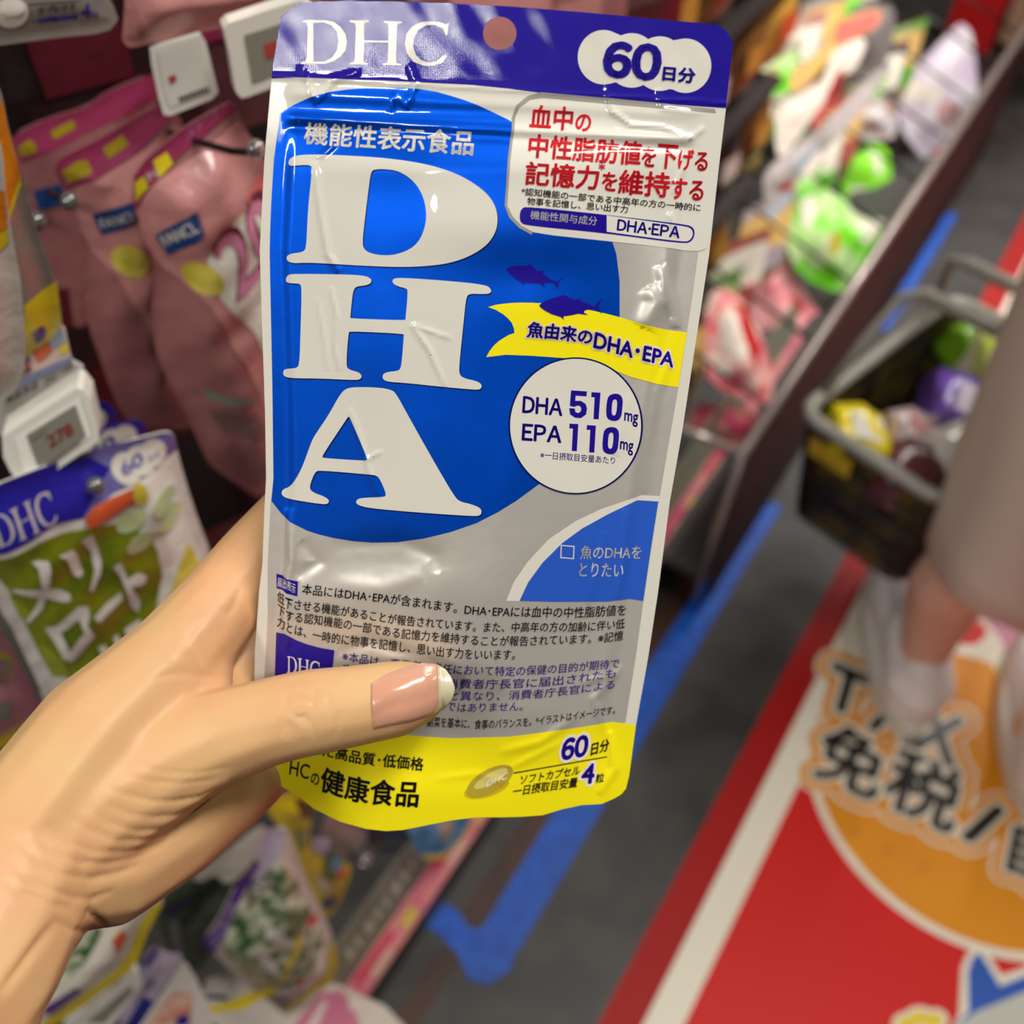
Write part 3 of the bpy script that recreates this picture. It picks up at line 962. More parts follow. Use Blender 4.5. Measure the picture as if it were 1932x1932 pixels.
def plate(name, bottomline, topline, tcol0, tcol1, m, parent, zf):
    """a curved plate between the lower and upper edge lines, both running from cuticle to tip"""
    B, T = np.array(bottomline, float), np.array(topline, float)
    n_, k_ = 26, 15
    V, F = [], []
    for side in (0, 1):
        for i in range(n_):
            s = tcol0 + (tcol1 - tcol0) * i / (n_ - 1)
            b_ = np.array([np.interp(s, np.linspace(0, 1, len(B)), B[:, c]) for c in (0, 1)])
            t_ = np.array([np.interp(s, np.linspace(0, 1, len(T)), T[:, c]) for c in (0, 1)])
            for j in range(k_):
                q = j / (k_ - 1)
                p = b_ * (1 - q) + t_ * q
                Z = zf(p[0], p[1], q, s) + side * 0.0004
                V.append(at(p[0], p[1], Z) - HO)
    N = n_ * k_
    for i in range(n_ - 1):
        for j in range(k_ - 1):
            a_ = i * k_ + j
            F.append((a_, a_ + 1, a_ + k_ + 1, a_ + k_))
            F.append((N + a_, N + a_ + k_, N + a_ + k_ + 1, N + a_ + 1))
    for i in range(n_ - 1):
        for j in (0, k_ - 1):
            a_ = i * k_ + j
            F.append((a_, a_ + k_, N + a_ + k_, N + a_))
    for j in range(k_ - 1):
        for i in (0, n_ - 1):
            a_ = i * k_ + j
            F.append((a_, a_ + 1, N + a_ + 1, N + a_))
    o = mesh_obj(name, V, F, m, parent)
    bm = bmesh.new()
    bm.from_mesh(o.data)
    bmesh.ops.recalc_face_normals(bm, faces=bm.faces)
    bm.to_mesh(o.data)
    bm.free()
    return o


from mathutils.bvhtree import BVHTree
hv = BVHTree.FromPolygons([tuple(v) for v in (co + HO)], [tuple(p.vertices) for p in me.polygons])


nb = [(704, 1376), (728, 1371), (778, 1361), (810, 1351), (826, 1343), (842, 1334), (852, 1322), (857, 1306), (858, 1299)]
ntp = [(700, 1290), (728, 1272), (766, 1258), (798, 1251), (823, 1252), (840, 1262), (850, 1275), (856, 1290), (858, 1297)]


def skin_depth(px, py):
    r = ray(px, py)
    hit = hv.ray_cast(Vector(EYE), Vector(r))
    return hit[3] / math.sqrt(r @ r) if hit[0] is not None else None


MIDZ = []
for s_ in np.linspace(0, 1, 21):
    b_ = [np.interp(s_, np.linspace(0, 1, 9), np.array(nb)[:, c]) for c in (0, 1)]
    t_ = [np.interp(s_, np.linspace(0, 1, 9), np.array(ntp)[:, c]) for c in (0, 1)]
    z_ = skin_depth((b_[0] + t_[0]) / 2, (b_[1] + t_[1]) / 2)
    if z_ is None or z_ > MIDZ[0] + .008 if MIDZ else False: z_ = MIDZ[-1] + .0001
    MIDZ.append(z_)


def nail_z(px, py, q, s):
    """follows the thumb, arched from side to side"""
    zm = float(np.interp(s, np.linspace(0, 1, 21), MIDZ)) - .0008
    w = math.hypot(*(np.array([np.interp(s, np.linspace(0, 1, 9), np.array(nb)[:, c] - np.array(ntp)[:, c]) for c in (0, 1)]))) / 96.0
    z = zm + .0048 * w * w * (2 * abs(q - .5)) ** 2.2
    k = skin_depth(px, py)
    if k is not None and k < z + .0003: z = k - .00035
    return z
# ---------------------------------------------------------------- setting
def box(bm, lo, hi):
    x0, y0, z0 = lo
    x1, y1, z1 = hi
    v = [bm.verts.new(p) for p in ((x0, y0, z0), (x1, y0, z0), (x1, y1, z0), (x0, y1, z0), (x0, y0, z1), (x1, y0, z1), (x1, y1, z1), (x0, y1, z1))]
    for f in ((3, 2, 1, 0), (4, 5, 6, 7), (0, 1, 5, 4), (1, 2, 6, 5), (2, 3, 7, 6), (3, 0, 4, 7)):
        bm.faces.new([v[i] for i in f])


def box_obj(name, lo, hi, m, parent=None, bevel=0.0):
    bm = bmesh.new()
    c = Vector(((lo[0] + hi[0]) / 2, (lo[1] + hi[1]) / 2, lo[2]))
    box(bm, [a - b for a, b in zip(lo, c)], [a - b for a, b in zip(hi, c)])
    if bevel: bmesh.ops.bevel(bm, geom=bm.edges[:], offset=bevel, segments=2, affect='EDGES')
    base = Vector(parent.location) if parent is not None else Vector((0, 0, 0))
    return bm_obj(name, bm, m, parent, loc=c - base)


def tube(name, pts, r, m, parent=None, seg=10, loc=None, closed=False):
    pts = [Vector(p) for p in pts]
    V, F = [], []
    n = len(pts)
    up = Vector((0.13, 0.21, 0.97))
    for i, p in enumerate(pts):
        if closed: d = pts[(i + 1) % n] - pts[i - 1]
        else: d = pts[min(i + 1, n - 1)] - pts[max(i - 1, 0)]
        d.normalize()
        a = d.cross(up)
        if a.length < 1e-3: a = d.cross(Vector((1, 0, 0)))
        a.normalize()
        b = d.cross(a)
        rr = r[i] if isinstance(r, (list, tuple)) else r
        for k in range(seg):
            t = 2 * math.pi * k / seg
            V.append(p + a * math.cos(t) * rr + b * math.sin(t) * rr)
    for i in range(n if closed else n - 1):
        j = (i + 1) % n
        for k in range(seg):
            k2 = (k + 1) % seg
            F.append((i * seg + k, i * seg + k2, j * seg + k2, j * seg + k))
    if not closed:
        F.append(tuple(range(seg))[::-1])
        F.append(tuple((n - 1) * seg + k for k in range(seg)))
    base = Vector(loc) if loc is not None else (Vector(parent.location) if parent is not None else Vector((0, 0, 0)))
    o = mesh_obj(name, [v - base for v in V], F, m, parent)
    if loc is not None and parent is None: o.location = loc
    return o


def ball(name, c, r, m, parent=None, sc=(1, 1, 1)):
    bm = bmesh.new()
    bmesh.ops.create_uvsphere(bm, u_segments=16, v_segments=10, radius=r)
    for v in bm.verts: v.co = Vector((v.co.x * sc[0], v.co.y * sc[1], v.co.z * sc[2]))
    base = Vector(parent.location) if parent is not None else Vector((0, 0, 0))
    return bm_obj(name, bm, m, parent, smooth=True, loc=Vector(c) - base)


m_floor = mat('floor_vinyl', (58, 56, 54), rough=0.42, var=(14, (46, 44, 43)), bump=(60, .1, .001))
m_brown = mat('floor_brown', (62, 38, 28), rough=0.4, var=(9, (50, 32, 24)))
m_wall = mat('wall_paint', (70, 50, 48), rough=0.8)
m_ceil = mat('ceiling_paint', (95, 90, 86), rough=0.9)
m_tape = mat('tape_blue', (22, 82, 178), rough=0.4, var=(40, (16, 70, 160)))
m_dark = mat('shelf_dark', (34, 24, 26), rough=0.6)
m_dark2 = mat('shelf_base', (48, 46, 44), rough=0.5)
m_hook = mat('hook_black', (24, 20, 22), rough=0.35, metal=0.4)
m_clear = mat('clear_plastic', (235, 235, 235), rough=0.08, trans=0.9)
m_ball = mat('clear_ball', (225, 222, 220), rough=0.04, trans=0.9, coat=1.0)

tag(box_obj('floor', (-3.0, -3.0, -0.05), (4.0, 8.0, 0.0), m_floor), kind='structure')
tag(box_obj('trim_1', (-0.316, -1.0, 0.0), (-0.2835, 6.0, 0.0012), m_brown), kind='structure')
tag(box_obj('wall_left', (-3.05, -3.0, 0), (-3.0, 8.0, CEIL), m_wall), kind='structure')
tag(box_obj('wall_right', (4.0, -3.0, 0), (4.05, 8.0, CEIL), m_wall), kind='structure')
tag(box_obj('wall_far', (-3.0, 8.0, 0), (4.0, 8.05, CEIL), m_wall), kind='structure')
tag(box_obj('wall_near', (-3.0, -3.05, 0), (4.0, -3.0, CEIL), m_wall), kind='structure')
tag(box_obj('ceiling', (-3.0, -3.0, CEIL), (4.0, 8.0, CEIL + 0.05), m_ceil), kind='structure')
m_lampbody = mat('lamp_body', (230, 230, 225), rough=0.5)
for i, (lx, ly) in enumerate(LAMPS):
    tag(box_obj('ceiling_lamp', (lx - 0.14, ly - 0.6, CEIL - 0.035), (lx + 0.14, ly + 0.6, CEIL - 0.001), m_lampbody),
        'long white ceiling lamp, %s one counted from above the hand, fifth one added as fill' % NTH[i], 'lamp', 'ceiling lamps')

for (a_, b_) in SPOTS:
    t = empty('added_spotlight', a_)  # fixture made up to carry the added spot
    tag(t, 'added ceiling spotlight aimed at the display bin, %s one along the aisle' % ('nearer' if a_[1] < 2.5 else 'farther'), 'spotlight', 'added spotlights')
    d_ = (Vector(b_) - Vector(a_)).normalized()
    tube('stem', [(a_[0], a_[1], CEIL - .001), Vector(a_) + Vector((0, 0, .09)) - d_ * .05], .008, m_lampbody, t)
    tube('can', [Vector(a_) - d_ * .14, Vector(a_) - d_ * .13, Vector(a_) - d_ * .02, Vector(a_) - d_ * .015], [.02, .045, .05, .048], m_lampbody, t, seg=20)

# blue masking tape, laid in two strips
tp = empty('floor_tape', (-0.255, 0.34, 0.0))
tag(tp, 'L-shaped blue masking tape stuck to the dark floor beside the shelf', 'tape')
V = [(-.282, .368), (-.2845, .6), (-.281, 1.0), (-.282, 1.27), (-.231, 1.29), (-.231, 1.0), (-.228, .6), (-.226, .378)]
def slab(name, pts, z0, z1, m, parent=None):
    base = Vector(parent.location) if parent is not None else Vector((0, 0, 0))
    n = len(pts)
    Vv = [Vector((x, y, z)) - base for z in (z0, z1) for x, y in pts]
    F = [tuple(range(n, 2 * n)), tuple(range(n))[::-1]] + [(i, (i + 1) % n, n + (i + 1) % n, n + i) for i in range(n)]
    return mesh_obj(name, Vv, F, m, parent, smooth=False)
slab('tape_strip', V[::-1], 0.0012, 0.0018, m_tape, tp)
slab('tape_strip', [(-.282, 1.85), (-.281, 2.36), (-.231, 2.38), (-.232, 1.87)][::-1], 0.0012, 0.0018, m_tape, tp)
slab('tape_strip', [(-.352, .372), (-.326, .378), (-.30, .366), (-.282, .372), (-.229, .376), (-.222, .35), (-.236, .32), (-.262, .312), (-.29, .33), (-.33, .338), (-.352, .336), (-.36, .352)][::-1], 0.0016, 0.0023, m_tape, tp)

# ---- gondola on the left
g = empty('shelving_unit', (-0.6, 1.2, 0.0))
tag(g, 'dark retail shelving unit running along the left of the aisle', 'shelf')
box_obj('back_panel', (-0.80, -1.2, 0.0), (-0.77, 6.0, 1.75), m_dark, g)
box_obj('base_deck', (-0.77, -1.2, 0.0), (-0.386, 6.0, 0.085), m_dark2, g)
box_obj('kick_plate', (-0.386, -1.2, 0.0), (-0.345, 6.0, 0.07), m_dark2, g)
for y in (-1.2, 0.0, 1.0, 2.0, 3.0, 4.0):
    box_obj('upright', (-0.77, y - 0.015, 0.0), (-0.735, y + 0.015, 1.75), m_dark, g)
for z in (0.62, 1.0, 1.38): box_obj('crossbar', (-0.77, -1.2, z), (-0.745, 6.0, z + 0.03), m_dark, g)

# price rails: a pink printed strip and a grey ticket strip, sloping back
def rail(name, label, x0, z0, x1, z1, ya, yb, m, marks=()):
    t = empty(name, (x0, ya, z0))
    tag(t, label, 'price rail')
    n = (Vector((x1, 0, z1)) - Vector((x0, 0, z0)))
    k = Vector((n.z, 0, -n.x)).normalized() * 0.002
    a, b = Vector((x0, ya, z0)), Vector((x1, ya, z1))
    c, d = Vector((x0, yb, z0)), Vector((x1, yb, z1))
    V = [p - Vector(t.location) for p in (a, b, d, c, a - k, b - k, d - k, c - k)]
    mesh_obj('strip', V, [(0, 1, 2, 3), (7, 6, 5, 4), (0, 4, 5, 1), (2, 6, 7, 3), (1, 5, 6, 2), (0, 3, 7, 4)], m, t, smooth=False)
    for i, (u0, v0, u1, v1, mm_, nm) in enumerate(marks):
        q = []
        for u, v in ((u0, v0), (u1, v0), (u1, v1), (u0, v1)):
            q.append(a + n * v + Vector((0, u, 0)) + k * 0.25 - Vector(t.location))
        mesh_obj(nm, q, [(0, 1, 2, 3)], mm_, t, smooth=False)
    return t
m_pinkrail = mat('rail_pink', (214, 120, 138), rough=0.4, var=(16, (222, 150, 140)))
m_rail = mat('rail_grey', (128, 126, 110), rough=0.3)
m_marks = mat('mark_pale', (186, 182, 160), rough=0.5)
m_mred = mat('mark_red', (205, 70, 98), rough=0.5)
m_myel = mat('mark_yellow', (214, 190, 90), rough=0.5)
m_mcream = mat('mark_cream', (216, 176, 160), rough=0.5)
mk = []
for i in range(7):
    y = 0.02 + i * 0.16
    mk += [(y, .55, y + .07, .95, m_mred, 'print_block'), (y + .02, .1, y + .055, .55, m_mcream, 'print_block'), (y + .085, .2, y + .11, .7, m_myel, 'print_block')]
rail('price_rail', 'pink printed price rail along the bottom shelf edge', -0.335, 0.1, -0.352, 0.135, 0.19, 1.6, m_pinkrail, mk)
mk = [(0.05 + i * 0.018, .3, 0.05 + i * 0.018 + (.010, .006, .012)[i % 3], .62, m_marks, 'print_block') for i in range(14)]
rail('ticket_rail', 'grey ticket rail above the pink price rail', -0.3565, 0.135, -0.372, 0.20, 0.17, 1.6, m_rail, mk)

# ---------------------------------------------------------------- packs traced on real planes
def plane_normal(yaw, pitch=0.0):
    a, b = math.radians(yaw), math.radians(pitch)
    return np.array([math.cos(a) * math.cos(b), -math.sin(a) * math.cos(b), math.sin(b)])


class Plane:
    def __init__(self, px, py, Z, yaw=0.0, pitch=0.0, normal=None):
        self.p = at(px, py, Z)
        self.n = plane_normal(yaw, pitch) if normal is None else np.array(normal, float)

    def pts(self, A, back=0.0, out=0.0):
        A = np.asarray(A, float)
        R = ((A[:, 0] - 966) / FPX)[:, None] * RIGHT + ((966 - A[:, 1]) / FPX)[:, None] * UP + FWD
        t = ((self.p - EYE) @ self.n) / (R @ self.n)
        P = EYE + R * t[:, None]
        out = np.asarray(out, float)
        # move along the plane normal (towards the aisle)
        return P + (out if out.ndim else float(out)) * 1.0 * self.n if not out.ndim else P + out[:, None] * self.n


def edge_dist(A, poly):
    d = np.full(len(A), 1e9)
    for i in range(len(poly)):
        dd, _ = seg_dist(A[:, 0], A[:, 1], poly[i], poly[(i + 1) % len(poly)])
        d = np.minimum(d, dd)
    return d


def traced(name, label, cat, pl, outline, film, prints=(), bulge=0.006, soft=70.0, thick=0.012, group=None, step=14.0, wob=0.0, flat=False, round_it=1, back=None, seam=7):
    out2 = list(outline) if flat else chaikin(outline, round_it)
    cx, cy = np.mean(outline, axis=0)
    o = empty(name, tuple(pl.pts([(cx, cy)])[0]))
    O = np.array(o.location)
    tag(o, label, cat, group)
    seed = (cx * 0.37 + cy * 0.11)

    def hgt(A):
        if flat: return np.zeros(len(A))
        d = edge_dist(A, out2)
        w = np.sin(A[:, 0] / 23.0 + seed) * np.sin(A[:, 1] / 31.0 + seed * 1.7) + .6 * np.sin((A[:, 0] + A[:, 1]) / 15.0 + seed)
        return sm(seam, soft, d) * (bulge + wob * w)

    def put(nm, polys, m, lay_, isfilm=False):
        s = polys if isinstance(polys, Sheet) else Sheet().poly(*polys)
        if not flat: s.cut(step)
        A = np.array(s.V)
        P = pl.pts(A, out=hgt(A) + lay_ * 0.0004)
        q = mesh_obj(nm, P - O, s.F, m, o)
        bm = bmesh.new()
        bm.from_mesh(q.data)
        nn = Vector(pl.n)
        bmesh.ops.reverse_faces(bm, faces=[f for f in bm.faces if f.normal.dot(nn) < 0])
        bm.to_mesh(q.data)
        bm.free()
        return q
    put('front_film' if not flat else 'front_face', [out2], film, 0)
    A = np.array(out2)
    n = len(A)
    F0 = pl.pts(A, out=np.zeros(n))
    B0 = pl.pts(A, out=np.zeros(n)) - pl.n * (0.0006 if not flat else thick)
    if not flat:
        s = Sheet().poly(out2).cut(step * 2)
        A2 = np.array(s.V)
        d = edge_dist(A2, out2)
        P = pl.pts(A2, out=-(sm(seam, soft, d) * thick) - 0.0006)
        mesh_obj('back_film', P - O, s.F, back or film, o)
    else:
        V, F = outline_mesh([out2])
        mesh_obj('back_face', pl.pts(V, out=-thick * np.ones(len(V))) - O, F, back or film, o, smooth=False)
    mesh_obj('edge_rim', np.r_[F0, B0] - O, [(i, (i + 1) % n, n + (i + 1) % n, n + i) for i in range(n)], back or film, o, smooth=False)
    for i, pr in enumerate(prints):
        nm, polys, m = pr[:3]
        put(nm, polys, m, (pr[3] if len(pr) > 3 else 1 + i * 0.6))
    return o


def cv(sc, ox, oy): return lambda pts: [(ox + sc * x, oy + sc * y) for x, y in pts]


ZA, ZB, ZC, ZD, ZE = cv(.29, 0, 0), cv(.29, 0, 500), cv(.29, 0, 950), cv(.29, 0, 1400), cv(.29, 480, 1400)
ZF, ZG, ZH = cv(.3271, 1300, 0), cv(.353, 1250, 550), cv(.4565, 1250, 1050)
GL = dict(rough=0.36, coat=0.5, coat_rough=0.15, bump=(55, .35, .004))


def C(name, rgb, **k):
    kk = dict(GL)
    kk.update(k)
    return mat(name, rgb, **kk)


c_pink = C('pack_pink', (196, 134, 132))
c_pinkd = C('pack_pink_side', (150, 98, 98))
c_mag = C('pack_magenta', (146, 48, 86))
c_yel = C('pack_yellow', (214, 192, 30))
c_yel_shaded = C('pack_shaded_yellow', (158, 138, 24))  # yellow darkened to paint in the shade on the two rear pouches
c_navy = C('pack_navy', (34, 28, 140))
c_lab = C('pack_label_blue', (26, 62, 118))
c_pale = C('pack_pale', (206, 200, 190))
c_cream = C('pack_cream', (220, 214, 200))
c_white = C('pack_white', (226, 222, 214))
c_sil = C('pack_silver', (176, 172, 164), metal=0.6)
c_olive = C('pack_olive', (128, 140, 22), var=(40, (96, 116, 10)))
c_green = C('pack_green', (70, 120, 50), var=(70, (170, 186, 120)))
c_veg = C('pack_veg', (52, 96, 40), var=(80, (214, 216, 190)))
c_org = C('pack_orange', (216, 128, 24))
c_redor = C('pack_redorange', (206, 92, 52))
c_gold = C('pack_gold', (196, 180, 60), var=(60, (220, 206, 92)))
c_plum = C('pack_plum', (104, 36, 62))
c_rose = C('pack_rose', (196, 122, 152))
c_pur = C('pack_purple', (84, 40, 136))
c_lil = C('pack_lilac', (196, 184, 206))
c_peri = C('pack_periwinkle', (104, 100, 160))
c_badge = C('pack_badge', (176, 190, 140), var=(60, (196, 206, 150)))
c_teal = C('pack_teal', (98, 118, 104), bump=None)
c_bluep = C('pack_blue', (40, 120, 170), var=(40, (90, 160, 190)))
c_ink = C('pack_ink', (46, 42, 46), bump=None, coat=0)
c_gtext = C('pack_grey_text', (112, 108, 104), bump=None, coat=0)
c_red = C('pack_red', (196, 44, 40))
c_plas = mat('label_plastic', (218, 216, 206), rough=0.4, coat=.3)
c_scr = mat('label_screen', (132, 130, 118), rough=0.3, coat=.5)
c_dred = mat('label_red_ink', (168, 64, 56), rough=.5)
c_card = mat('label_card', (212, 208, 200), rough=.5)


def txt(s, o, r, u, bold=3):
    """lettering in a sheared frame: o lower-left, r = full width vector, u = height vector, all in trace units"""
    V0, F = text_mesh(s, 0.0)
    mn, mx = V0.min(0), V0.max(0)
    sh = Sheet()
    q = (V0 - mn) / (mx - mn)
    for k in range(bold if bold else 1):
        dx = 0.012 * k
        P = np.array(o)[None] + (q[:, :1] + dx) * np.array(r)[None] + (q[:, 1:] + dx * .6) * np.array(u)[None]
        sh.add(P, F)
    return sh


# silver pouch, top left corner
pl = Plane(100, 40, .43, 35, 6)
traced('supplement_packet', 'silver packet bottom in the top left corner with a white tablet print', 'pouch', pl,
       ZA([(-300, -260), (620, -260), (690, -60), (768, 105), (764, 140), (700, 213), (400, 243), (150, 275), (0, 297), (-300, 320)]), c_sil,
       [('tablet_print', [ZA(ell(70, 70, 112, 105))], c_cream), ('tablet_light', [ZA(ell(80, 40, 75, 50))], c_white, 2),
        ('rule', [ZA([(180, 10), (520, -14), (520, -6), (180, 20)])], c_ink, 2), ('rule', [ZA([(200, 126), (500, 100), (500, 108), (200, 134)])], c_navy, 2),
        ('lettering', txt('タブレット', ZA([(235, 85)])[0], (71, -10), (2, -16)), c_ink, 2),
        ('lettering', txt('一日摂取目安量', ZA([(200, 150)])[0], (86, -9), (1, -12)), c_navy, 2),
        ('lettering', txt('4', ZA([(520, 120)])[0], (19, -3), (-1, -29), 5), c_navy, 2), ('lettering', txt('粒', ZA([(590, 112)])[0], (15, -2), (-1, -12), 2), c_navy, 2)], bulge=.003, thick=.004)
# pink pouch above
traced('beauty_pouch', 'plain pink pouch bottom hanging at the top between the silver packet and the held pouch', 'pouch', Plane(350, 40, .475, 30, 0),
       ZA([(815, -220), (812, 0), (800, 200), (795, 262), (830, 308), (880, 308), (950, 288), (1150, 245), (1500, 170), (1900, 90), (2100, 40), (2100, -220)]), c_pink, bulge=.006, thick=.01)
# tilted price card in a holder
pl = Plane(350, 150, .485, 42, 8)
traced('price_card', 'white price card tilted in a clear holder with a red mark and barcode', 'price card', pl,
       ZA([(975, 325), (1030, 300), (1300, 225), (1345, 300), (1420, 600), (1380, 645), (1110, 752), (1065, 748), (1035, 650), (985, 420)]), c_plas,
       [('card_face', [ZA([(1020, 330), (1290, 250), (1385, 600), (1110, 700), (1080, 640)])], c_card, 1), ('red_mark', [ZA([(1090, 500), (1140, 480), (1150, 520), (1110, 545)])], c_dred, 2)] +
       [('barcode_bar', [ZA([(1160 + k * 22, 628 - k * 8), (1174 + k * 22, 623 - k * 8), (1186 + k * 22, 658 - k * 8), (1172 + k * 22, 663 - k * 8)])], c_ink, 2) for k in range(9)], flat=True, thick=.005)
pl = Plane(480, 100, .47, 38, 6)
traced('electronic_price_tag', 'white electronic price tag with a grey screen behind the top left of the held pouch', 'price tag', pl,
       ZA([(1455, 185), (1490, 150), (1870, 25), (1960, 0), (2040, 40), (2100, 400), (2080, 440), (1800, 560), (1620, 628), (1570, 640), (1535, 600), (1500, 380)]), c_plas,
       [('screen', [ZA([(1585, 230), (1960, 110), (2010, 400), (1640, 545)])], c_scr, 1), ('red_mark', [ZA([(1710, 290), (1800, 260), (1810, 350), (1730, 380)])], c_dred, 2)], flat=True, thick=.012)

# three pink pouches in a row
def medal(c, r): return [ZA(ell(c[0], c[1], r[0], r[1], 32, .3))]
pl3 = Plane(90, 340, .60, 28, 0)
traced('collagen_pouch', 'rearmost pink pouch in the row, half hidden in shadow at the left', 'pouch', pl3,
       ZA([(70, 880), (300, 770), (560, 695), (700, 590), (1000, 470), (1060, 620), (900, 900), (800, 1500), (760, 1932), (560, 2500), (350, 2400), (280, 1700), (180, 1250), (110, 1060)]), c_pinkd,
       [('header_band', [ZA([(72, 890), (300, 775), (560, 700), (700, 595), (1000, 475), (1045, 630), (560, 850), (130, 1060)])], c_mag, 1), ('yellow_print', [ZA([(115, 950), (190, 900), (235, 940), (220, 985), (130, 1020)])], c_yel_shaded, 2),
        ('yellow_print', [ZA([(320, 850), (470, 775), (490, 820), (350, 895)])], c_yel_shaded, 2), ('logo_label', [ZA([(215, 1240), (380, 1170), (425, 1300), (250, 1365)])], c_lab, 2)], bulge=.004)
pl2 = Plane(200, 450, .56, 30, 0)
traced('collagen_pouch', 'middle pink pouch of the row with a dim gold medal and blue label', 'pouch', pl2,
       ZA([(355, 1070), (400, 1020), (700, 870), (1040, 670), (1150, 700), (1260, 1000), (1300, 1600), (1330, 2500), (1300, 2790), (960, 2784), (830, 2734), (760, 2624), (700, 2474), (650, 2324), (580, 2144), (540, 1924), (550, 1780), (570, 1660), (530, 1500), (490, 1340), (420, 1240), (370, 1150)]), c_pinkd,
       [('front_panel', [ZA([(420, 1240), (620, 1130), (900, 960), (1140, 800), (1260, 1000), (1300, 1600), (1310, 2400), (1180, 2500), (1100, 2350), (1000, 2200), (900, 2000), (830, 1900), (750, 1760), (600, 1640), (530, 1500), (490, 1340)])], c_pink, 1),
        ('header_band', [ZA([(357, 1075), (400, 1023), (700, 873), (1040, 673), (1130, 740), (900, 950), (620, 1120), (430, 1240), (375, 1150)])], c_mag, 2),
        ('yellow_print', [ZA([(395, 1110), (500, 1040), (560, 1030), (590, 1090), (440, 1185)])], c_yel_shaded, 3), ('yellow_print', [ZA([(660, 960), (790, 870), (830, 920), (700, 1010)])], c_yel_shaded, 3),
        ('logo_label', [ZA([(592, 1385), (840, 1225), (868, 1330), (850, 1370), (650, 1508)])], c_lab, 3), ('logo_lettering', txt('FANCL', ZA([(650, 1460)])[0], (56, -34), (-5, -16), 2), c_pale, 4),
        ('gold_medal', medal((820, 1640), (112, 108)), c_gold, 3)], bulge=.012, soft=110, thick=.02, wob=.0015)
pl1 = Plane(400, 400, .525, 32, 0)
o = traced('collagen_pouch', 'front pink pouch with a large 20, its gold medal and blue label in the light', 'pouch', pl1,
       ZA([(865, 1170), (880, 1130), (950, 1030), (1180, 835), (1490, 655), (1530, 680), (1545, 730), (1640, 900), (1730, 1050), (1900, 1400), (1960, 2000), (1960, 2900), (1850, 3200), (1730, 3214), (1670, 3239), (1550, 3154), (1400, 3054), (1350, 3004), (1280, 2854), (1200, 2674), (1100, 2484), (1030, 2344), (1000, 2204),
           (985, 2024), (1000, 1874), (1020, 1760), (950, 1580), (900, 1470), (905, 1420), (880, 1380), (868, 1320)]), c_pinkd,
       [('front_panel', [ZA([(868, 1300), (950, 1200), (1540, 780), (1640, 900), (1730, 1050), (1900, 1400), (1950, 2000), (1950, 2800), (1860, 2920), (1700, 2594), (1560, 2284), (1470, 2164), (1420, 2044), (1330, 1904), (1200, 1815), (1050, 1728), (1010, 1680), (950, 1580), (905, 1470), (905, 1420), (880, 1380)])], c_pink, 1),
        ('header_band', [ZA([(867, 1175), (882, 1133), (952, 1033), (1182, 838), (1490, 658), (1528, 700), (1300, 885), (1200, 965), (1050, 1100), (950, 1230), (880, 1375), (868, 1320)])], c_mag, 2),
        ('yellow_print', [ZA([(872, 1180), (930, 1140), (960, 1200), (880, 1310)])], c_yel, 3), ('yellow_print', [ZA([(990, 1040), (1080, 980), (1115, 1040), (1030, 1130)])], c_yel, 3),
        ('white_print', txt('から', ZA([(955, 1170)])[0], (20, -13), (-4, -14), 2), c_pale, 3), ('white_print', txt('COLLAGEN'[:0] + 'コラーゲン', ZA([(1215, 900)])[0], (78, -62), (-6, -14), 2), c_rose, 3),
        ('logo_label', [ZA([(1003, 1522), (1225, 1270), (1265, 1400), (1262, 1440), (1085, 1642)])], c_lab, 3), ('logo_lettering', txt('FANCL', ZA([(1068, 1582)])[0], (50, -54), (-12, -16), 3), c_pale, 4),
        ('halo_print', [ZA([(1300, 1600), (1360, 1480), (1480, 1330), (1700, 1290), (1900, 1400), (1900, 2600), (1740, 2350), (1600, 2050), (1500, 1960), (1380, 1830)])], c_cream, 2.5),
        ('number_outline', txt('20', ZA([(1478, 1850)])[0], (110, -82), (-52, -106), 9), c_plum, 3.2), ('number_print', txt('20', ZA([(1488, 1835)])[0], (104, -78), (-48, -98), 4), c_rose, 4.2),
        ('gold_medal', medal((1282, 1732), (118, 100)), c_gold, 3), ('red_print', [ZA([(1560, 1240), (1690, 1110), (1760, 1200), (1660, 1350)])], C('pack_salmon', (212, 110, 104)), 3),
        ('green_print', [ZA([(1300, 2494), (1600, 2480), (1640, 2520), (1340, 2560)])], C('pack_greygreen', (118, 132, 116)), 1.5), ('dark_print', [ZA([(1330, 2620), (1640, 2600), (1700, 2740), (1440, 2780)])], C('pack_dim', (112, 84, 82)), 1.5)],
       bulge=.016, soft=120, thick=.03, wob=.0015)

# pouches at the left edge
traced('supplement_packet', 'grey packet with a yellow foot and orange top behind the leftmost packet', 'pouch', Plane(90, 520, .455, 40, 0),
       ZA([(-150, 520), (-10, 560), (20, 640), (60, 850), (120, 1050), (180, 1250), (220, 1450), (300, 1650), (345, 1800), (385, 1932), (405, 2124), (403, 2180), (380, 2234), (170, 2204 + 200), (100, 2440), (-150, 2520)]), c_sil,
       [('orange_print', [ZA([(-100, 640), (20, 660), (55, 850), (115, 1050), (140, 1180), (60, 1400), (0, 1560), (-100, 1560)])], c_org, 1), ('yellow_print', [ZA([(135, 1130), (138, 1200), (60, 1400), (20, 1560), (60, 1330)])], c_yel, 2),
        ('yellow_band', [ZA([(160, 1870 + 60), (370, 1932 - 110), (402, 2124), (400, 2180), (378, 2232), (170, 2400), (150, 2300)])], c_yel, 2), ('navy_print', [ZA([(215, 2120), (275, 2080), (300, 2130), (290, 2180), (235, 2210)])], c_pur, 3)], bulge=.006, thick=.01)
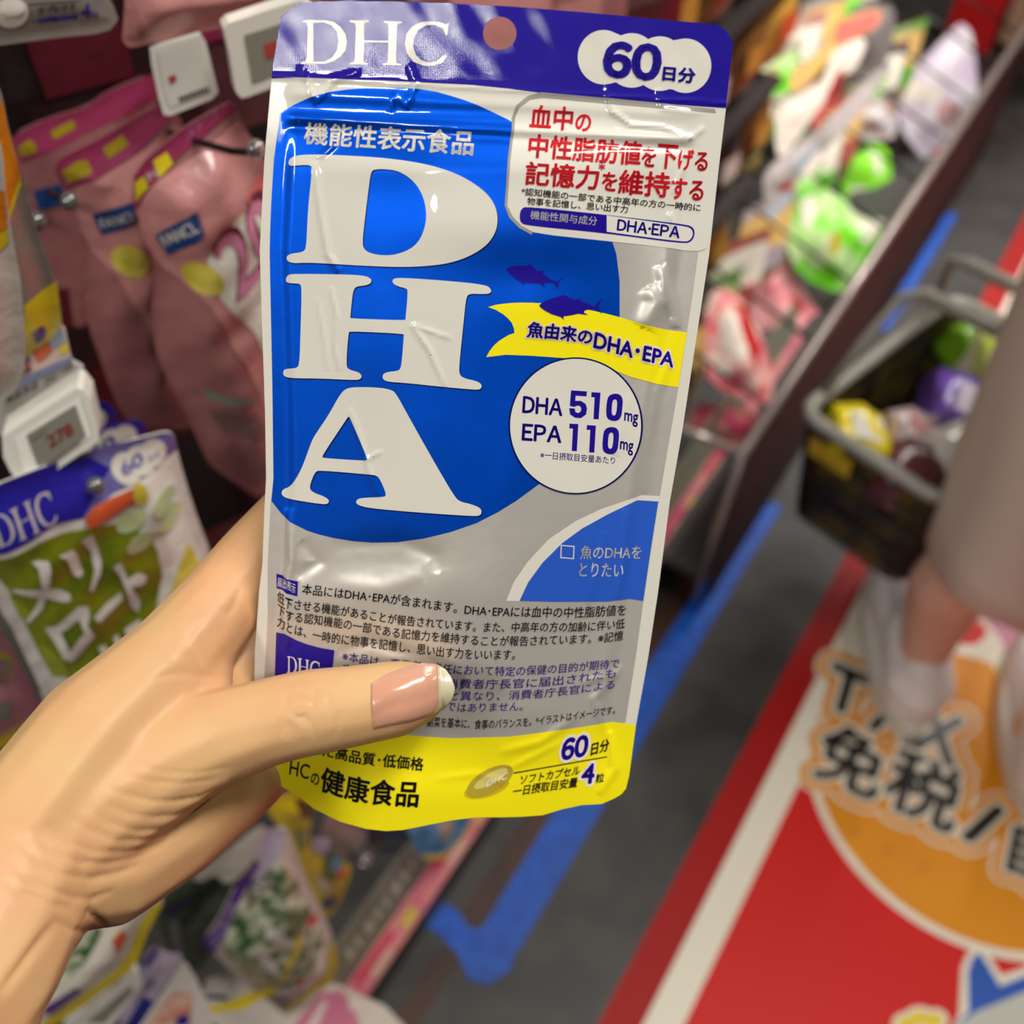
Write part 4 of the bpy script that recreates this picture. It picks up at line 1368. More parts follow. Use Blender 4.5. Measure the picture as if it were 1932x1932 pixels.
traced('supplement_packet', 'pale packet cut by the left edge with an orange stripe', 'pouch', Plane(20, 520, .425, 42, 0),
       ZA([(-260, 820), (-10, 900), (20, 1000), (40, 1300), (90, 1600), (130, 1800), (155, 2080), (165, 2250), (160, 2440), (60, 2600), (-260, 2700)]), c_pale,
       [('orange_print', [ZA([(-200, 1200), (30, 1240), (50, 1480), (-200, 1560)])], c_org, 1), ('yellow_print', [ZA([(-200, 1560), (50, 1490), (56, 1580), (0, 1620), (-200, 1660)])], c_yel, 1)], bulge=.006, thick=.01)

# coloured header card with the electronic shelf label below it
pl = Plane(110, 780, .492, 40, 10)
traced('promo_card', 'small colourful promotional card above the electronic shelf label', 'card', Plane(80, 690, .485, 40, 6),
       ZB([(-200, 660), (0, 590), (170, 490), (390, 383), (425, 430), (460, 590), (470, 620), (240, 740), (0, 850), (-200, 930)]), mat('card_pink', (216, 190, 186), rough=.5),
       [('orange_print', [ZB([(190, 500), (310, 450), (340, 560), (250, 640), (210, 570)])], c_redor, 1), ('blue_print', [ZB([(290, 435), (390, 390), (430, 500), (330, 540)])], C('pack_sky', (150, 168, 190)), 1),
        ('yellow_print', [ZB([(385, 520), (440, 500), (450, 560), (390, 580)])], c_yel, 2), ('blue_strip', [ZB([(0, 800), (240, 690), (460, 590), (470, 622), (240, 742), (0, 852)])], C('pack_slate', (110, 122, 160)), 1),
        ('red_print', [ZB(ell(155, 650, 34, 28))], c_red, 2), ('red_print', [ZB([(-10, 720), (20, 700), (30, 740), (0, 760)])], c_red, 2),
        ('lettering', txt('飲む美容', ZB([(0, 672)])[0], (55, -30), (-2, -14), 2), c_ink, 2), ('lettering', txt('記憶対策', ZB([(30, 720)])[0], (50, -26), (-2, -14), 2), c_ink, 2), ('lettering', txt('毎日の健康', ZB([(5, 790)])[0], (58, -29), (-2, -12), 2), c_ink, 2)], flat=True, thick=.002)
traced('shelf_ticket', 'long translucent shelf ticket with black lettering above the white electronic label', 'ticket', Plane(90, 740, .495, 40, 8),
       ZB([(-200, 940), (0, 850), (450, 620), (540, 668), (575, 790), (560, 830), (40, 1090), (-200, 1200)]), mat('ticket_grey', (186, 182, 176), rough=.35, coat=.5),
       [('lettering', txt('健康食品', ZB([(40, 900)])[0], (60, -32), (-1, -12), 2), c_ink, 2), ('lettering', txt('DHA', ZB([(290, 775)])[0], (24, -13), (-1, -10), 2), c_ink, 2), ('lettering', txt('お買得', ZB([(390, 715)])[0], (24, -13), (-1, -10), 2), c_ink, 2)], flat=True, thick=.003)
o = traced('electronic_price_tag', 'white electronic shelf label showing 278 at the left edge', 'price tag', Plane(90, 810, .478, 42, 14),
       ZB([(12, 1120), (500, 800), (540, 815), (590, 880), (643, 1110), (640, 1150), (215, 1440), (165, 1445), (70, 1350), (20, 1250)]), c_plas,
       [('bezel', [ZB([(95, 1120), (520, 860), (600, 1110), (215, 1390), (150, 1330)])], mat('label_bezel', (232, 230, 222), rough=.45), 1),
        ('screen', [ZB([(172, 1102), (488, 905), (558, 1112), (262, 1345)])], c_scr, 2), ('screen_digits', txt('278', ZB([(325, 1185)])[0], (45, -27), (-8, -21), 4), c_dred, 3),
        ('screen_digits', txt('DHC', ZB([(215, 1140)])[0], (26, -16), (-3, -9), 1), c_gtext, 3), ('screen_rule', [ZB([(300, 1290), (520, 1130), (525, 1140), (305, 1302)])], c_gtext, 3)], flat=True, thick=.02)

# blue headed pouches behind the green one
CLD = lambda cx, cy, w, h, rot: ell(cx, cy, w, h, 36, rot)
traced('supplement_packet', 'navy headed packet just behind the electronic shelf label, rear of three', 'pouch', Plane(190, 790, .60, 26, 0),
       ZB([(200, 1150), (560, 920), (630, 880), (745, 915), (775, 1020), (800, 1500), (500, 1700), (200, 1600)]), c_navy,
       [('cloud_print', [ZB(CLD(600, 1010, 95, 70, -.5))], c_pale, 1)], bulge=.003, thick=.005)
traced('supplement_packet', 'navy headed packet with a white 60 cloud, middle of three', 'pouch', Plane(230, 850, .575, 24, 0),
       ZB([(100, 1380), (500, 1150), (820, 1010), (930, 1012), (975, 1110), (1000, 1500), (500, 1700), (100, 1700)]), c_navy,
       [('cloud_print', [ZB(CLD(620, 1210, 95, 85, -.4))], c_pale, 1), ('cloud_print', [ZB(CLD(730, 1145, 95, 82, -.4))], c_pale, 1.3), ('cloud_print', [ZB(CLD(815, 1110, 75, 76, -.4))], c_pale, 1.6),
        ('number_print', txt('60', ZB([(595, 1240)])[0], (43, -22), (-6, -19), 6), c_navy, 3), ('lettering', txt('日分', ZB([(765, 1160)])[0], (24, -11), (-2, -9), 2), c_peri, 3)], bulge=.003, thick=.005)
pl = Plane(200, 1050, .545, 21, 0)
traced('melilot_pouch', 'green and white herbal supplement pouch with large white katakana lettering', 'pouch', pl,
       ZC([(-500, 400), (-120, -90), (300, -250), (700, -370), (1060, -470), (1110, -465), (1135, -440), (1150, -350), (1250, 0), (1370, 320), (1600, 1000), (1500, 1400), (900, 1500), (330, 1345), (310, 1300), (0, 650), (-300, 350)]), c_white,
       [('header_band', [ZB([(-300, 1650), (0, 1420), (300, 1300), (700, 1170), (1060, 1090), (1110, 1095), (1130, 1120), (1148, 1200), (900, 1330), (700, 1420), (500, 1560), (300, 1612), (0, 1792), (-150, 1870)])], c_peri, 1),
        ('header_navy', [ZB([(-300, 1650), (0, 1420), (330, 1300), (560, 1240), (700, 1300), (480, 1560), (300, 1612), (0, 1792), (-150, 1870)])], c_navy, 1.5),
        ('cloud_print', [ZB(CLD(800, 1290, 95, 80, -.4))], c_pale, 2), ('cloud_print', [ZB(CLD(900, 1240, 90, 78, -.4))], c_pale, 2.3), ('cloud_print', [ZB(CLD(990, 1195, 82, 72, -.4))], c_pale, 2.6),
        ('number_print', txt('60', ZB([(775, 1330)])[0], (40, -20), (-6, -17), 6), c_peri, 3.4), ('lettering', txt('日分', ZB([(950, 1250)])[0], (22, -10), (-2, -8), 2), c_peri, 3.4),
        ('logo_lettering', logo(Sheet(), lambda x, y: tuple(np.array(ZB([(-50, 1770)])[0]) + (x - 350) / 1125 * np.array((112, -55)) + (490 - y) / 340 * np.array((-12, -44)))), C('pack_logo', (176, 166, 170)), 2.5),
        ('tape_print', [ZB([(488, 1565), (545, 1500), (700, 1430), (850, 1370), (880, 1440), (700, 1530), (530, 1622)])], c_redor, 3), ('gold_seal', [ZB(ell(860, 1420, 48, 70, 24))], c_gold, 3.5),
        ('olive_disc', [ZC([(-60, 310), (0, 280), (200, 170), (400, 100), (560, 60), (760, 60), (900, 130), (970, 220), (1010, 400), (960, 600), (860, 780), (640, 980), (480, 1070), (330, 1100), (250, 960), (150, 760), (60, 560), (0, 490), (-60, 420)])], c_olive, 1.5),
        ('leaf_print', [ZC([(1205, 230), (1240, 270), (1300, 400), (1250, 560), (1120, 640), (1000, 640), (1060, 480), (1130, 340)])], c_gold, 1.5),
        ('yellow_print', [ZC([(230, 880), (330, 1095), (420, 1060), (380, 960), (300, 900)])], C('pack_lime', (150, 164, 40)), 2.2), ('yellow_print', [ZC([(40, 560), (160, 640), (200, 760), (120, 720)])], C('pack_lime', (150, 164, 40)), 2.2)] +
       [('badge_print', [ZB(ell(cx, cy, 108, 55, 28, -.6))], c_badge, 3) for cx, cy in ((1030, 1480), (800, 1590), (1070, 1590), (860, 1720))] +
       [('katakana_lettering', [ZC(p)], c_white, 3.6) for p in (
           [(150, 288), (200, 275), (262, 280), (272, 330), (265, 450), (240, 600), (170, 752), (152, 748), (200, 600), (215, 450), (195, 330)],
           [(55, 515), (120, 490), (230, 455), (340, 470), (400, 495), (405, 535), (370, 550), (230, 530), (70, 532)],
           [(325, 245), (420, 205), (450, 250), (492, 365), (475, 398), (430, 385), (380, 272)], [(470, 150), (540, 105), (580, 190), (605, 290), (600, 370), (550, 485), (530, 480), (560, 350), (540, 230)],
           [(555, 650), (640, 560), (730, 488), (745, 530), (680, 600), (590, 680)], [(675, 320), (720, 290), (745, 320), (770, 400), (840, 360), (890, 375), (892, 420), (850, 445), (795, 445), (865, 560), (850, 625), (805, 600), (765, 480), (730, 390)],
           [(590, 850), (640, 835), (668, 945), (635, 955)], [(690, 790), (720, 770), (740, 850), (700, 870)], [(760, 740), (860, 670), (870, 700), (780, 800)])] +
       [('katakana_lettering', [ZC([(258, 750), (320, 715), (450, 578), (520, 575), (528, 640), (512, 700), (562, 765), (460, 905), (420, 952), (375, 940), (325, 850)]), ZC([(352, 762), (460, 662), (492, 742), (402, 872)])], c_white, 3.6)],
       bulge=.010, soft=90, thick=.015, wob=.001)
traced('supplement_packet', 'white packet with a navy band, mostly behind the back of the hand', 'pouch', Plane(140, 1300, .60, 25, 0),
       ZC([(250, 1180), (500, 1000), (760, 900), (820, 1100), (700, 1500), (420, 1600), (300, 1350)]), c_white, [('navy_band', [ZC([(370, 1205), (480, 1150), (640, 1080), (660, 1150), (400, 1275)])], c_navy, 1)], bulge=.004)
pl = Plane(50, 1250, .60, 32, 0)
traced('beauty_pouch', 'pink pouch with silver circles and a yellow foot, lower left edge', 'pouch', pl,
       ZC([(-300, 560), (0, 690), (80, 830), (200, 1040), (300, 1235), (318, 1320), (250, 1400), (100, 1530), (0, 1600), (-300, 1700)]), C('pack_pink2', (206, 140, 156)),
       [('side_seal', [ZC([(-60, 670), (0, 695), (80, 835), (200, 1045), (300, 1240), (316, 1318), (270, 1340), (180, 1130), (60, 900), (0, 810), (-60, 760)])], C('pack_seal', (140, 140, 132)), 1),
        ('ring_print', [ZC(ell(0, 1040, 82, 92, 32))], c_yel, 1), ('silver_disc', [ZC(ell(-4, 1050, 68, 78, 32))], c_sil, 2), ('silver_disc', [ZC(ell(0, 1300, 66, 74, 32))], c_sil, 2),
        ('yellow_band', [ZC([(-100, 1560), (0, 1500), (150, 1420), (285, 1340), (292, 1360), (230, 1420), (100, 1525), (0, 1595), (-100, 1640)])], c_yel, 1), ('lettering', txt('60日分', ZC([(160, 1480)])[0], (36, -24), (-3, -13), 3), c_navy, 3)], bulge=.006, thick=.01)

# lower left: food supplement pouches on the bottom hooks
traced('green_juice_pouch', 'cream pouch with leafy vegetables and a yellow foot under the wrist', 'pouch', Plane(200, 1830, .74, 34, 12),
       ZD([(180, 1700), (230, 1640), (500, 1300), (700, 1050), (900, 900), (1050, 980), (1062, 1040), (1020, 1110), (950, 1250), (890, 1420), (840, 1490), (560, 1700), (300, 1880), (250, 1860)]), c_cream,
       [('leaf_print', [ZD([(240, 1630), (320, 1530), (400, 1440), (560, 1260), (640, 1190), (660, 1230), (560, 1400), (440, 1540), (330, 1610), (250, 1640)])], c_veg, 1),
        ('yellow_band', [ZD([(1010, 1030), (1060, 1042), (1020, 1110), (950, 1250), (890, 1420), (840, 1488), (560, 1698), (300, 1876), (262, 1850), (290, 1800), (560, 1620), (760, 1465), (840, 1350), (900, 1190), (960, 1100)])], c_yel, 2),
        ('label_block', [ZD([(265, 1720), (490, 1555), (530, 1600), (312, 1772)])], c_pur, 2), ('lettering', txt('野菜習慣', ZD([(295, 1745)])[0], (50, -38), (6, 8), 2), c_lil, 3), ('leaf_print', [ZD([(720, 1250), (780, 1180), (830, 1230), (760, 1330)])], c_redor, 2),
        ('lettering', txt('一日分の野菜を手軽に', ZD([(360, 1830)])[0], (128, -96), (7, 9), 1), c_gtext, 3)], bulge=.008, thick=.012)
pl = Plane(520, 1720, .90, 30, 8)
traced('vegetable_pouch', 'vegetable pouch with a purple header strip and yellow foot', 'pouch', pl,
       [(480, 1690), (500, 1590), (520, 1560), (545, 1562), (567, 1632), (605, 1713), (622, 1748), (634, 1795), (637, 1820), (625, 1855), (582, 1880), (541, 1910), (529, 1906), (540, 1915), (493, 1876), (441, 1841), (403, 1797), (388, 1790), (386, 1768), (405, 1748), (452, 1655)], c_cream,
       [('vegetable_print', [[(452, 1700), (500, 1640), (530, 1625), (556, 1650), (585, 1715), (606, 1760), (610, 1790), (575, 1830), (530, 1850), (470, 1840), (425, 1795), (420, 1770)]], c_veg, 1),
        ('purple_strip', [ZD([(1325, 1275), (1400, 1195), (1560, 880), (1620, 775), (1695, 780), (1650, 880), (1560, 1010), (1450, 1260), (1390, 1372), (1340, 1345)])], c_pur, 2), ('lilac_label', [ZD([(1725, 560), (1790, 552), (1865, 600), (1760, 800), (1690, 905), (1640, 880), (1690, 780), (1650, 760)])], c_lil, 2),
        ('lettering', txt('ベジタブル', ZD([(1395, 1340)])[0], (42, -84), (-12, -8), 2), c_lil, 3), ('yellow_band', [ZE([(480, 1290), (530, 1340), (540, 1450), (495, 1570), (350, 1655), (210, 1755), (172, 1738), (330, 1620), (430, 1530), (468, 1430)])], c_yel, 2),
        ('navy_print', [ZE([(160, 1660), (300, 1590), (330, 1610), (180, 1690)])], c_navy, 2), ('yellow_print', [ZE([(250, 1180), (290, 1200), (160, 1480), (60, 1560), (40, 1540), (150, 1430)])], c_yel, 2),
        ('red_print', [ZE(ell(368, 1140, 38, 30))], c_red, 2), ('red_print', [ZE(ell(275, 1510, 32, 36))], c_redor, 2), ('white_print', [ZE([(60, 1120), (180, 1170), (230, 1260), (120, 1220), (40, 1180)])], c_white, 2), ('white_print', [ZE([(0, 1270), (100, 1340), (140, 1430), (20, 1390)])], c_white, 2)],
       bulge=.014, soft=70, thick=.012, step=10, wob=.002)
traced('vegetable_pouch', 'green and yellow pouch behind the vegetable pouch, below the held pouch', 'pouch', Plane(600, 1620, .97, 25, 5),
       ZE([(60, 420), (150, 340), (300, 330), (430, 380), (350, 560), (360, 700), (480, 770), (600, 790), (640, 820), (590, 980), (500, 1130), (450, 1150), (300, 800), (180, 570)]), c_yel,
       [('leaf_print', [ZE([(260, 360), (400, 400), (390, 500), (300, 480)])], C('pack_deepgreen', (40, 60, 24)), 1), ('leaf_print', [ZE([(450, 760), (540, 720), (560, 840), (500, 900), (430, 850)])], C('pack_greenp', (40, 100, 40)), 1), ('blue_print', [ZE(ell(530, 790, 40, 45))], c_bluep, 2),
        ('red_print', [ZE(ell(568, 850, 34, 34))], c_redor, 2.5), ('white_print', [ZE([(390, 850), (460, 880), (500, 960), (430, 960)])], c_pale, 2), ('lilac_print', [ZE([(370, 620), (480, 600), (470, 720), (390, 720)])], c_lil, 2), ('dark_print', [ZE([(430, 1020), (540, 980), (520, 1060), (460, 1090)])], c_lab, 2),
        ('leaf_print', [ZE([(250, 560), (340, 560), (330, 660), (300, 720)])], c_green, 2)], bulge=.01, step=10)
traced('silver_pouch', 'silver foil packet tucked behind, under the yellow foot of the held pouch', 'pouch', Plane(650, 1600, 1.02, 20, 0),
       ZE([(480, 440), (720, 560), (740, 640), (600, 770), (480, 720), (430, 600)]), c_sil, bulge=.008, step=10)
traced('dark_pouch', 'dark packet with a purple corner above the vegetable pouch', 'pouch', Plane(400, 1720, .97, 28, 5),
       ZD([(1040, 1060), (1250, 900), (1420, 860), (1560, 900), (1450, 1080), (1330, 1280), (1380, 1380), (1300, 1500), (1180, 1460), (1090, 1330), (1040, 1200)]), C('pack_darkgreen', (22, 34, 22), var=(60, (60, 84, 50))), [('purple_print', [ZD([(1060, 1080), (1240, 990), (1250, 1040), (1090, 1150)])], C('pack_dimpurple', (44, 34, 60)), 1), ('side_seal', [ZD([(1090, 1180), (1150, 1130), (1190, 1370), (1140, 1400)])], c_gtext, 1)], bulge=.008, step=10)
traced('white_packet', 'white packet corner above the purple strip beside the heel of the hand', 'pouch', Plane(450, 1660, .93, 28, 5),
       ZD([(1250, 880), (1400, 780), (1690, 540), (1740, 560), (1660, 760), (1560, 880), (1470, 930), (1400, 860), (1290, 920)]), c_pale, bulge=.004, step=10)
traced('supplement_packet', 'blue and white packet at the bottom edge left of the orange card', 'pouch', Plane(280, 1850, .86, 32, 10),
       ZD([(740, 1860), (890, 1620), (925, 1420), (1010, 1320), (1090, 1380), (1185, 1385), (1190, 1420), (990, 1700), (900, 1880)]), c_lil,
       [('navy_band', [ZD([(800, 1860), (930, 1640), (1010, 1700), (900, 1870)])], c_navy, 1), ('navy_print', [ZD([(930, 1440), (1010, 1330), (1040, 1340), (960, 1470)])], c_navy, 1), ('lettering', txt('60', ZD([(950, 1620)])[0], (18, -20), (-8, -8), 3), c_navy, 2)], bulge=.005, step=10)
traced('price_ticket', 'pale price ticket with orange print between packets at the bottom edge', 'price ticket', Plane(330, 1880, .84, 30, 20),
       ZD([(900, 1880), (1190, 1440), (1215, 1450), (1285, 1560), (1345, 1700), (1390, 1880)]), c_card, [('orange_print', [ZD([(950, 1830), (1130, 1620), (1250, 1640), (1240, 1860)])], mat('card_salmon', (214, 140, 118), rough=.5, var=(60, (220, 190, 170))), 1), ('navy_print', [ZD([(1140, 1790), (1220, 1760), (1230, 1835), (1150, 1850)])], c_navy, 2)], flat=True, thick=.002)
traced('electronic_price_tag', 'grey price tag at the bottom edge beside the yellow-footed vegetable pouch', 'price tag', Plane(200, 1900, .80, 30, 20),
       ZD([(420, 1860), (850, 1475), (900, 1500), (925, 1580), (700, 1880)]), c_plas, [('screen', [ZD([(560, 1820), (850, 1580), (870, 1620), (680, 1830)])], c_scr, 1)], flat=True, thick=.01)
traced('snack_packet', 'grey packet with a yellow foot lying under the vegetable pouch', 'pouch', Plane(460, 1880, .95, 30, 30),
       ZD([(1290, 1560), (1500, 1500), (1560, 1540), (1880, 1790), (1860, 1900), (1380, 1900)]), c_pale, [('yellow_band', [ZD([(1350, 1720), (1600, 1640), (1790, 1590), (1800, 1620), (1600, 1720), (1370, 1760)])], c_yel, 1), ('navy_print', [ZD([(1340, 1640), (1480, 1640), (1480, 1670), (1340, 1670)])], c_lab, 1.5)], bulge=.004, step=10)
traced('pink_price_card', 'pink and cream price card at the bottom edge beside the dark floor', 'price card', Plane(600, 1880, 1.05, 25, 40),
       ZE([(150, 1780), (420, 1600), (470, 1570), (560, 1590), (700, 1660), (850, 1720), (985, 1860), (985, 1950), (100, 1950)]), mat('card_cream', (206, 196, 184), rough=.4),
       [('pink_panel', [ZE([(230, 1870), (420, 1640), (560, 1610), (640, 1700), (690, 1860)])], mat('card_rose', (198, 118, 142), rough=.4), 1), ('cream_stripe', [ZE([(330, 1860), (440, 1680), (480, 1690), (400, 1870)])], mat('card_cream2', (214, 196, 190), rough=.4), 2), ('cream_print', [ZE([(600, 1680), (690, 1690), (730, 1760), (620, 1740)])], mat('card_cream2', (214, 196, 190), rough=.4), 2)], flat=True, thick=.003)
traced('vegetable_pouch', 'small blue pouch with a yellow foot sitting on the shelf edge below the held pouch', 'pouch', Plane(830, 1570, 1.19, 10, 10),
       ZE([(980, 500), (1080, 440), (1380, 430), (1410, 520), (1330, 650), (1230, 745), (1100, 750), (1030, 660)]), c_bluep,
       [('pale_print', [ZE([(1180, 520), (1290, 500), (1270, 640), (1210, 650)])], C('pack_tan', (170, 150, 130)), 1), ('yellow_band', [ZE([(1400, 520), (1410, 560), (1230, 760), (1100, 765), (1105, 735), (1225, 728), (1330, 640)])], c_yel, 1)], bulge=.01, step=8)
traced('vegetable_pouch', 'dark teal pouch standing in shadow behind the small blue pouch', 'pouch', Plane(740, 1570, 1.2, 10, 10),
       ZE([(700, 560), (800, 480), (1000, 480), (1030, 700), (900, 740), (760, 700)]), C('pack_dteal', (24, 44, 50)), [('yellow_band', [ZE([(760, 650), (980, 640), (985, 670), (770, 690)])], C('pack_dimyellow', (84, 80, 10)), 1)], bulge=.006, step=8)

# display hooks with clear ball ends
def hook(label, px, py, Z, arm):
    e = Vector(at(px, py, Z))
    t = empty('display_hook', tuple(e))
    tag(t, label, 'hook', 'display hooks')
    tube('hook_arm', [e] + [tuple(at(*q)) for q in arm], 0.0017, m_hook, t)
    ball('ball_end', e, 0.0045 if Z < .7 else .007, m_ball, t)
hook('clear ball end of the hook in front of the front pink pouch', 483, 281, .465, [(466, 287, .467), (435, 285, .472), (400, 275, .482), (350, 261, .500), (320, 250, .53), (300, 240, .60), (280, 200, .75)])
for a_ in (('clear ball end of the hook beside the middle pink pouch label', 131, 380, .50), ('clear ball end of the hook left of the middle pink pouch', 70, 418, .47),
           ('clear ball end of the hook through the melilot pouch header', 181, 916, .50), ('clear ball end of the hook at the vegetable pouch strip', 489, 1671, .86), ('clear ball end of the hook above the grey ticket rail', 689, 1622, 1.0)):
    x_, y_, z_ = a_[1:]
    hook(*a_, [(x_ - 12, y_ - 2, z_ + .01), (x_ - 26, y_ - 10, z_ + .04), (x_ - 40, y_ - 22, z_ + .12), (x_ - 60, y_ - 40, z_ + .25)])
# shadowed stock behind the first row: dark red and maroon packs hanging deeper on the hooks
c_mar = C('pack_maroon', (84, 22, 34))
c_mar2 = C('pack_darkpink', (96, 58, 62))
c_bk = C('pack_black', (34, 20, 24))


def hang_pack(name, label, group, y, z, w, h, x, m, m2, yaw=25, t=.02):
    o = empty(name, (x, y, z))
    tag(o, label, 'pouch', group)
    o.rotation_euler = (0, 0, math.radians(90 - yaw))
    V, F = [], []
    n_, k_ = 8, 10
    for s in (-1, 1):
        for j in range(k_ + 1):
            for i in range(n_ + 1):
                u, v = i / n_, j / k_
                b_ = math.sin(math.pi * u) ** .6 * math.sin(math.pi * min(1, v * 1.15)) ** .6 if v < .87 else 0
                V.append(((u - .5) * w, s * t * .5 * b_, (v - 1) * h))
    N = (n_ + 1) * (k_ + 1)
    for s in (0, 1):
        for j in range(k_):
            for i in range(n_):
                a = s * N + j * (n_ + 1) + i
                q = (a, a + 1, a + n_ + 2, a + n_ + 1)
                F.append(q if s == 0 else q[::-1])
    mesh_obj('pouch_body', V, F, m, o)
    V = [((u - .5) * w * 1.0, -0.0014, (v - 1) * h) for v in (.84, 1.0) for u in (0.01, .99)]
    mesh_obj('header_band', V, [(0, 1, 3, 2)], m2, o, smooth=False)
    V = [((u - .5) * w, -t * .5 - .001, (v - 1) * h) for v in (.35, .6) for u in (.3, .7)]
    mesh_obj('print_panel', V, [(0, 1, 3, 2)], m2, o, smooth=False)
    return o
k = 0
kk = 0
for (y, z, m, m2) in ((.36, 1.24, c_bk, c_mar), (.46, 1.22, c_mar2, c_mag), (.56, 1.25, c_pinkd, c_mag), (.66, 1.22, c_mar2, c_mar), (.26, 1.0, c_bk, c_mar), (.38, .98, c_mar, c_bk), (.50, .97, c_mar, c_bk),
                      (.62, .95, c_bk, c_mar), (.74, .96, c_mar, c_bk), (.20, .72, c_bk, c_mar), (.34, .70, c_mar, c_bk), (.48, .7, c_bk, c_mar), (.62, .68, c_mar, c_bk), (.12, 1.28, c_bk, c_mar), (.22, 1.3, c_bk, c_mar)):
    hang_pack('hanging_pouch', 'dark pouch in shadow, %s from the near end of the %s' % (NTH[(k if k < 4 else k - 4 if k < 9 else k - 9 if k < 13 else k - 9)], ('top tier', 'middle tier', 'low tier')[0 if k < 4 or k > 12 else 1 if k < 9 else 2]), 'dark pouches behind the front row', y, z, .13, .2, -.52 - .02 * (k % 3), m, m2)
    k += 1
for (y, z, m, m2) in ((.50, 1.12, c_pink, c_pinkd), (.63, 1.12, c_pink, c_pale), (.76, 1.12, c_pinkd, c_pink), (.88, 1.12, c_mar, c_mar2)):
    kk += 1
    hang_pack('hanging_pouch', 'pink pouch behind the held pouch top edge, %s from the left' % NTH[kk - 1], 'pink pouches behind the top edge', y, z, .12, .2, -.42, m, m2)
# ---------------------------------------------------------------- floor poster
c_pr = mat('poster_red', (206, 34, 30), rough=.5, spec=.22)
c_prd = mat('poster_dark_red', (160, 24, 22), rough=.5, spec=.22)
c_pw = mat('poster_white', (232, 226, 208), rough=.5, spec=.22)
c_po = mat('poster_orange', (222, 144, 30), rough=.5, spec=.22, var=(7, (216, 140, 36)))
c_pod = mat('poster_orange_dark', (206, 116, 26), rough=.4)
c_pk = mat('poster_black', (24, 22, 22), rough=.4)
c_pb = mat('poster_blue', (28, 84, 178), rough=.35)
c_ppk = mat('poster_pink', (186, 92, 130), rough=.4)
c_py = mat('poster_yellow', (226, 200, 30), rough=.4)
c_pg = mat('poster_silver', (190, 192, 182), rough=.35)
ps = empty('floor_poster', (0.35, 1.0, 0.0))
tag(ps, 'red floor poster with an orange disc and duty-free lettering', 'poster')


class Floor:
    n = np.array([0, 0, 1.0])

    def pts(self, A, z): return np.array([on_z(x, y, z) for x, y in A])


def flo(name, sheet, m, z, world=False):
    s = sheet if isinstance(sheet, Sheet) else Sheet().poly(*sheet)
    zs = getattr(s, 'zs', None)
    if zs is None: zs = [0.0] * len(s.V)
    P = np.array([(x, y, z) for x, y in s.V]) if world else np.array([on_z(x, y, z + dz) for (x, y), dz in zip(s.V, zs)])
    q = mesh_obj(name, P - np.array(ps.location), s.F, m, ps, smooth=False)
    bm = bmesh.new()
    bm.from_mesh(q.data)
    for f in bm.faces: f.normal_update()
    bmesh.ops.reverse_faces(bm, faces=[f for f in bm.faces if f.normal.z < 0])
    bm.to_mesh(q.data)
    bm.free()
    return q


PX0, PX1, PY0, PY1 = -0.094, 1.1, 0.0, 3.0
slab('sheet', [(PX0, PY0), (PX1, PY0), (PX1, PY1), (PX0, PY1)], 0.0002, 0.0012, c_prd, ps)
flo('inner_field', [[(-.003, .05), (1.0, .05), (1.0, 2.9), (-.003, 2.9)]], c_pr, .0014, True)
flo('white_line', [[(-.046, .02), (-.002, .02), (-.002, 2.95), (-.046, 2.95)]], c_pw, .0016, True)
DC = (.226, .946)
flo('disc_border', [ell(DC[0], DC[1], .258, .258, 90)], c_pw, .0018, True)
flo('orange_disc', [ell(DC[0], DC[1], .246, .246, 90)], c_po, .0020, True)
for cx, cy, r in ((1615, 1570, 9), (1675, 1605, 8), (1745, 1635, 9), (1700, 1520, 7)):
    flo('spot', [ell(cx, cy, r, r * .7, 20)], c_pod, .0022)


def grow(sh_fn, r, n=14):
    """a bolder copy of lettering: the same outlines repeated around a small circle, each a hair higher"""
    V0, F0 = sh_fn.V, sh_fn.F
    s = Sheet()
    s.zs = []
    k_ = 0
    for q in ([0, r] if r < 9 else [r * .34, r * .68, r]):
        for k in range(1 if q == 0 else n):
            t = 2 * math.pi * k / n
            s.add([(x + q * math.cos(t), y + q * math.sin(t) * .85) for x, y in V0], F0)
            s.zs += [k_ * 6e-6] * len(V0)
            k_ += 1
    return s


def ptxt(s, o, r, u): return txt(s, o, r, u, 1)


TXS = [ptxt('T', (1552, 1326), (66, 30), (22, -76)), ptxt('A', (1640, 1372), (76, 34), (22, -76)), ptxt('X', (1722, 1404), (76, 42), (22, -84)), ptxt('免', (1532, 1462), (116, 50), (32, -106)),
       ptxt('税', (1664, 1516), (128, 60), (32, -112)), ptxt('自', (1900, 1640), (60, 30), (20, -95))]
allt = Sheet()
for t in TXS: allt.add(t.V, t.F)
allt.poly([(1815, 1578), (1833, 1588), (1893, 1530), (1880, 1520)])
flo('halo_outer', grow(allt, 35, 22), c_pw, .0024)
flo('halo_orange', grow(allt, 29, 20), c_po, .0029)
flo('halo_white', grow(allt, 13, 18), c_pw, .0034)
flo('lettering', grow(allt, 4.6, 12), c_pk, .0039)
flo('tail_border', [ZH([(1225, 1890), (1235, 1700), (1260, 1640), (1300, 1605), (1345, 1640), (1400, 1730), (1494, 1700), (1600, 1660), (1600, 1990), (1180, 1990)])], c_pw, .0024)
flo('tail_print', [ZH([(1265, 1880), (1262, 1720), (1280, 1660), (1310, 1635), (1345, 1690), (1395, 1775), (1494, 1735), (1600, 1690), (1600, 1990), (1200, 1950)])], c_pb, .0027)
flo('body_print', [ZH([(1180, 1960), (1300, 1880), (1494, 1800), (1600, 1770), (1600, 2100), (1180, 2100)])], c_pg, .0030)
